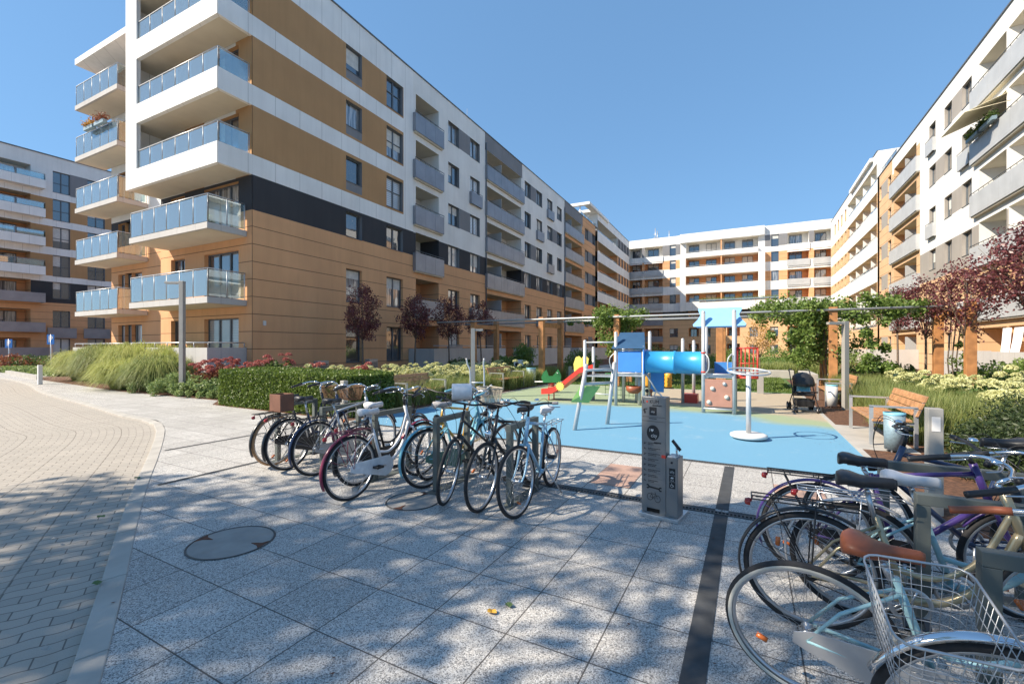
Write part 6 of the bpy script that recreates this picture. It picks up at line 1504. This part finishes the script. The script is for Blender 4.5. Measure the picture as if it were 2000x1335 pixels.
    # saddle
    mb = MB(); mb.tube([(.30, 0, .76 if kind != 'step' else .68), (.262, 0, sh-.055)], .0135, 8); mb.tube([(.17, -.022, sh-.03), (.36, -.022, sh-.035)], .0035, 5); mb.tube([(.17, .022, sh-.03), (.36, .022, sh-.035)], .0035, 5); mb.tube([(.262, -.03, sh-.05), (.262, .03, sh-.05)], .012, 6); mb.build('seat_post', 'alu', e)
    sd = saddle_mb((.255, 0, sh)).build('saddle', saddle, e)
    if saddle in ('s_brown', 's_white'):
        mb = MB()
        for s in (-.03, .03):
            mb.tube([(.165+.013*math.cos(k*.9), s+.013*math.sin(k*.9), sh-.055+k*.0012) for k in range(30)], .0022, 4)
        mb.build('saddle_spring', 'black', sd)
    # mudguards
    if fend:
        def fendm(a0, a1, c):
            mb = MB(); n = 26; rg = []
            for i in range(n+1):
                a = math.radians(a0+(a1-a0)*i/n); rg.append([(c[0]+r*math.cos(a), y, c[1]+r*math.sin(a)) for r, y in ((.362, -fendw/2), (.372, -fendw*.33), (.376, 0), (.372, fendw*.33), (.362, fendw/2), (.368, 0))])
            mb.loft(rg); return mb
        mb = fendm(55, 205, (0, RW)); mb.tube([(-.33, -.025, .50), (0, -.06, RW)], .0022, 4); mb.tube([(-.33, .025, .50), (0, .06, RW)], .0022, 4); mb.build('mudguard', fend, e)
        mb = fendm(20, 150, (WB, RW)); mb.v = [p for p in mb.v]; mb = fendm(45, 180, (WB, RW)) if False else mb; xf(mb, S).build('mudguard', fend, e)
    if rack_:
        mb = MB(); z = .745
        for y in (-.06, 0, .06): mb.tube([(-.30, y, z), (.22, y, z)], .0045, 5)
        for x in (-.30, -.16, -.02, .12): mb.tube([(x, -.06, z), (x, .06, z)], .004, 5)
        for s in (-1, 1): mb.tube([(-.20, s*.06, z), (-.01, s*.062, RW)], .0045, 5); mb.tube([(.02, s*.06, z), (0, s*.062, RW)], .0045, 5)
        mb.tube([(.22, 0, z), (.31, 0, .70)], .005, 5); mb.tube(catmull([(-.28, -.03, z+.005), (-.1, -.03, z+.02), (.15, -.02, z+.012)], 4), .003, 4); mb.build('luggage_rack', rack_, e)
    if tail:
        mb = MB(); mb.lathe([(0, -.022), (.018, -.018), (.023, 0), (.023, .012), (0, .012)], (-.318, 0, .705), 'x', 12); mb.tube([(-.305, 0, .705), (-.295, 0, .745)], .006, 5); mb.build('tail_light', 'red_l', e, bevel=.006)
    if light:
        mb = MB(); mb.lathe([(0, -.05), (.02, -.045), (.036, -.01), (.04, .02), (.036, .028), (0, .03)], (.975, 0, .76), 'x', 16); mb.tube([(.90, 0, .70), (.95, 0, .74)], .006, 5); xf(mb, S).build('headlight', 'chrome' if light == 'chrome' else 'black', e)
    # drive side
    mb = MB(); mb.lathe([(.075, -.003), (.095, -.003), (.097, 0), (.095, .003), (.075, .003), (.075, -.003)], (BB[0], -.052, BB[2]), 'y', 32)
    for k in range(5): a = 2*PI*k/5; mb.tube([(BB[0], -.052, BB[2]), (BB[0]+.08*math.cos(a), -.052, BB[2]+.08*math.sin(a))], .006, 4)
    ca = random.uniform(0, 6.28)
    for s in (-1, 1):
        px = BB[0]+s*.165*math.cos(ca); pz = BB[2]+s*.165*math.sin(ca); mb.tube([(BB[0], s*.06, BB[2]), (px, s*.068, pz)], .010, 6)
    cr = mb.build('crankset', 'alu', e)
    for s in (-1, 1):
        px = BB[0]+s*.165*math.cos(ca); pz = BB[2]+s*.165*math.sin(ca); mb = MB(); y0, y1 = sorted((s*.08, s*.16))
        mb.box(px-.045, px-.025, y0, y1, pz-.012, pz+.012); mb.box(px+.025, px+.045, y0, y1, pz-.012, pz+.012); mb.box(px-.0245, px+.0245, y0, y0+.01, pz-.01, pz+.01); mb.box(px-.0245, px+.0245, y1-.01, y1, pz-.01, pz+.01); mb.tube([(px, y0, pz), (px, y1, pz)], .006, 5); mb.build('pedal', 'black', cr)
    mb = MB()
    for s in (-1, 1): mb.tube([(BB[0], -.052, BB[2]+s*.095), (0, -.05, RW+s*.035)], .0035, 4)
    mb.lathe([(.02, -.004), (.036, -.004), (.036, .004), (.02, .004)], (0, -.05, RW), 'y', 18); mb.build('chain', 'black', e)
    if guard:
        mb = MB(); P = [(BB[0]+.115*math.cos(math.radians(a)), BB[2]+.115*math.sin(math.radians(a))) for a in range(-95, 100, 13)]+[(0.02, RW+.055), (-.05, RW+.03), (-.055, RW-.025), (.0, RW-.05)]
        mb.prism(P, -.064, -.060, tf=lambda p: (p[0], p[2], p[1])); mb.build('chain_guard', guard, e, bevel=.001)
    if stand: mb = MB(); mb.tube([(.33, .03, .30), (.26, .20, .012)], .008, 6); mb.build('kickstand', 'alu', e)
    if basket:
        kind_, m, bw, bd, bh, bx, bz = basket; mb = MB(); rr_ = .0030 if kind_ == 'wire' else .006; stp = .035 if kind_ == 'wire' else .016
        def loop(z, f): return [(bx-bd/2*f, -bw/2*f, z), (bx+bd/2*f, -bw/2*f, z), (bx+bd/2*f, bw/2*f, z), (bx-bd/2*f, bw/2*f, z)]
        def rloop(z, f):
            pts = []; cr_ = .05
            for cxx, cyy, a0 in ((1, 1, 0), (-1, 1, 90), (-1, -1, 180), (1, -1, 270)):
                for t_ in (0, 30, 60, 90): a = math.radians(a0+t_); pts.append((bx+cxx*(bd/2*f-cr_)+cr_*math.cos(a), cyy*(bw/2*f-cr_)+cr_*math.sin(a), z))
            return pts
        nz = int(bh/(.042 if kind_ == 'wire' else stp))
        for i in range(nz+1): t_ = i/nz; mb.tube(rloop(bz+bh*t_, .78+.22*t_), rr_*(1.6 if i == nz else .55), 4, closed=True)
        k = 4*int((bw+bd)/2/(.032 if kind_ == 'wire' else .03)); a_, b_ = rloop(bz, .78), rloop(bz+bh, 1.0)
        def at_(lp, t_):
            n = len(lp); ls = [(Vector(lp[(i+1) % n])-Vector(lp[i])).length for i in range(n)]; tot = sum(ls); q = t_*tot
            for i in range(n):
                if q <= ls[i]: return Vector(lp[i]).lerp(Vector(lp[(i+1) % n]), q/ls[i])
                q -= ls[i]
            return Vector(lp[0])
        for i in range(k): mb.tube([at_(a_, i/k), at_(b_, i/k)], rr_*.55, 3)
        for i in range(1, 10): y = -bw*.39+bw*.78*i/10; mb.tube([(bx-bd*.39, y, bz), (bx+bd*.39, y, bz)], rr_*.5, 3)
        bk = MB(); bk.tube([(bx-.05, .04, bz+.01), (.95, .05, .55)], .004, 5); bk.tube([(bx-.05, -.04, bz+.01), (.95, -.05, .55)], .004, 5)
        b = xf(mb, S).build('basket', m, e); xf(bk, S).build('basket_stay', 'steel', b)
    return e
def hd(a, b): return math.atan2(b[1]-a[1], b[0]-a[0])
def C(lat, d): return (d*Fv[0]+lat*Rv[0], d*Fv[1]+lat*Rv[1])
H90 = PI/2
p = G(537, 908); bicycle(*p, H90+.06, 'old bicycle with tan tyres and brown crate at the far left of the racks', frame='b_black', fend='b_black', tyre='tyre_tan', rimm='chrome', rack_='black', saddle='s_black', bars='swept', steer=8, reflect=True, basket=('wicker', 'wicker', .34, .26, .22, 1.06, .80))
p2 = (p[0], p[1]); cr_ = empty('storage_crate', (p[0]+.05, p[1]+.08, .752), H90+.06, 'brown crate tied on the luggage rack of the tan tyred bicycle', 'crate')
mb = MB(); mb.box(-.12, .10, -.11, .11, 0, .012); mb.box(-.12, -.11, -.11, .11, .0121, .24); mb.box(.09, .10, -.11, .11, .0121, .24); mb.box(-.1099, .0899, -.11, -.10, .0121, .24); mb.box(-.1099, .0899, .10, .11, .0121, .24); mb.build('crate_body', 'crate', cr_, bevel=.004)
p = G(563, 917); bicycle(*p, H90+.02, 'black bicycle with amber reflectors second from the left in the racks', frame='b_navy', fend='b_black', saddle='s_black', bars='swept', steer=-6, basket=('wicker', 'wicker', .36, .26, .2, 1.06, .84))
p = G(617, 928); bicycle(*p, H90-.05, 'dark city bicycle with silver chain guard left of the white bicycle', frame='b_silver', fend='b_navy', saddle='s_black', guard='b_silver', steer=5, kind='diamond', light='chrome')
a = G(685, 976); b = G(815, 930); bicycle(*a, hd(a, b), 'white step through bicycle with burgundy mudguards and rack', frame='b_white', fend='b_burg', rack_='b_burg', guard='b_white', saddle='s_white', rimm='alu', wall=None, steer=-4, tail=True, sh=.92, light=False, grip='black', reflect=False, bars='mid')
a = G(700, 947); bicycle(*a, H90-.02, 'black bicycle half hidden behind the white and burgundy one', frame='b_black', fend='b_black', saddle='s_white', steer=12, kind='step')
b = G(838, 937); a = (b[0]+.05, b[1]+1.1); bicycle(*a, hd(a, b), 'yellow gold bicycle half hidden between the white and teal bicycles', frame='b_gold', fend=None, rack_=None, saddle='s_black', kind='diamond', bars='flat', steer=10, guard=None, tail=False)
a = G(832, 952); b = G(958, 915); bicycle(*a, hd(a, b), 'teal city bicycle with sage chain case and pale basket', frame='b_teal', fend='b_teal', rack_=None, guard='b_sage', saddle='s_grey', steer=-6, kind='step', basket=('wicker', 'wicker_l', .30, .26, .24, 1.04, .86), tail=False, reflect=False, tyre='rubber', wall=None, sh=.95, grip='b_teal')
b = G(873, 983); a = (b[0]+.10, b[1]+1.07); bicycle(*a, hd(a, b), 'black mixte bicycle facing the camera with white drum shaped bag', frame='b_black', kind='mixte', fend=None, rack_=None, saddle='s_black', bars='flat', steer=24, guard=None, reflect=False, light=False, tail=False, barz=1.03)
dx, dy = b[0]-.02, b[1]+.30; bag = empty('handlebar_bag', (dx, dy, 1.15), YAW+.15, 'white drum shaped bag on the bars of the black mixte bicycle', 'handlebar bag')
mb = MB(); mb.lathe([(0, -.11), (.085, -.11), (.092, -.10), (.092, .10), (.085, .11), (0, .11)], axis='x', seg=28); mb.build('drum', 'b_white', bag); mb = MB(); mb.lathe([(0, .111), (.02, .111), (.02, .118), (0, .119)], axis='x', seg=12); mb.build('snap', 'black', bag)
b = G(940, 998); a = (b[0]+.08, b[1]+1.08); bicycle(*a, hd(a, b), 'dark bicycle with chrome headlight and tilted front wheel between black and blue bicycles', frame='b_black', kind='diamond', fend=None, rack_=None, saddle='s_black', bars='mid', steer=8, guard=None, light='chrome', tail=False, barz=1.05)
a = G(1078, 947); b = G(1018, 998); bicycle(*a, hd(a, b)+.03, 'pale blue bicycle with white saddle at the right end of the left racks', frame='b_sky', kind='diamond', fend=None, rack_='alu', saddle='s_white', bars='flat', steer=-10, guard=None, tail=False, grip='s_grey', light=False)
GR = 'bicycles in the right racks'
a = C(1.40, 2.10); bicycle(*a, math.atan2(.30-.30, 1)-.02+.09*0-.10, 'mint bicycle with cream tyre walls and brown leather saddle', frame='b_mint', kind='step', fend=None, rack_=None, saddle='s_brown', sh=.83, lean=11, steer=6, wall='wall_white', rimm='alu', guard='b_silver', grip='s_brown', light=False, tail=False, group=GR, barz=.94)
a = C(1.75, 2.61); bicycle(*a, .02, 'champagne coloured bicycle with black saddle behind the mint one', frame='b_champ', kind='step', fend='b_black', rack_='black', saddle='s_black', sh=.91, lean=3, barz=1.0, steer=4, guard=None, group=GR, light=False)
a = C(2.16, 3.15); bicycle(*a, .0, 'purple bicycle furthest back in the right racks', frame='b_purple', kind='diamond', fend='b_purple', rack_='black', saddle='s_black', sh=.88, lean=2, barz=1.0, steer=-5, bars='flat', guard='b_black', group=GR)
a = C(2.12, 2.74); bicycle(*a, -.02, 'pale turquoise bicycle with white saddle in the right racks', frame='b_mint', kind='step', fend='b_silver', rack_='alu', saddle='s_white', sh=.87, lean=1, barz=1.0, steer=8, guard=None, group=GR, light=False, basket=('wicker', 'wicker', .36, .28, .22, 1.03, .80))
a = (1.78, 4.22); bicycle(*a, PI+.05, 'dark bicycle facing left at the far right edge beside the yews', frame='b_navy', kind='diamond', fend=None, rack_=None, saddle='s_black', bars='flat', steer=-14, group=GR, tail=False, guard=None, sh=1.0)
b = C(1.70, 1.60); a = (b[0]+1.08, b[1]-.02); bicycle(*a, hd(a, b), 'nearest bicycle with big wire basket and chrome mudguard at the bottom right', frame='b_teal', kind='step', fend='chrome', rack_=None, saddle='s_black', lean=-13, steer=3, group=GR, tail=False, guard=None, light=False, basket=('wire', 'steel', .44, .32, .27, 1.26, .53))
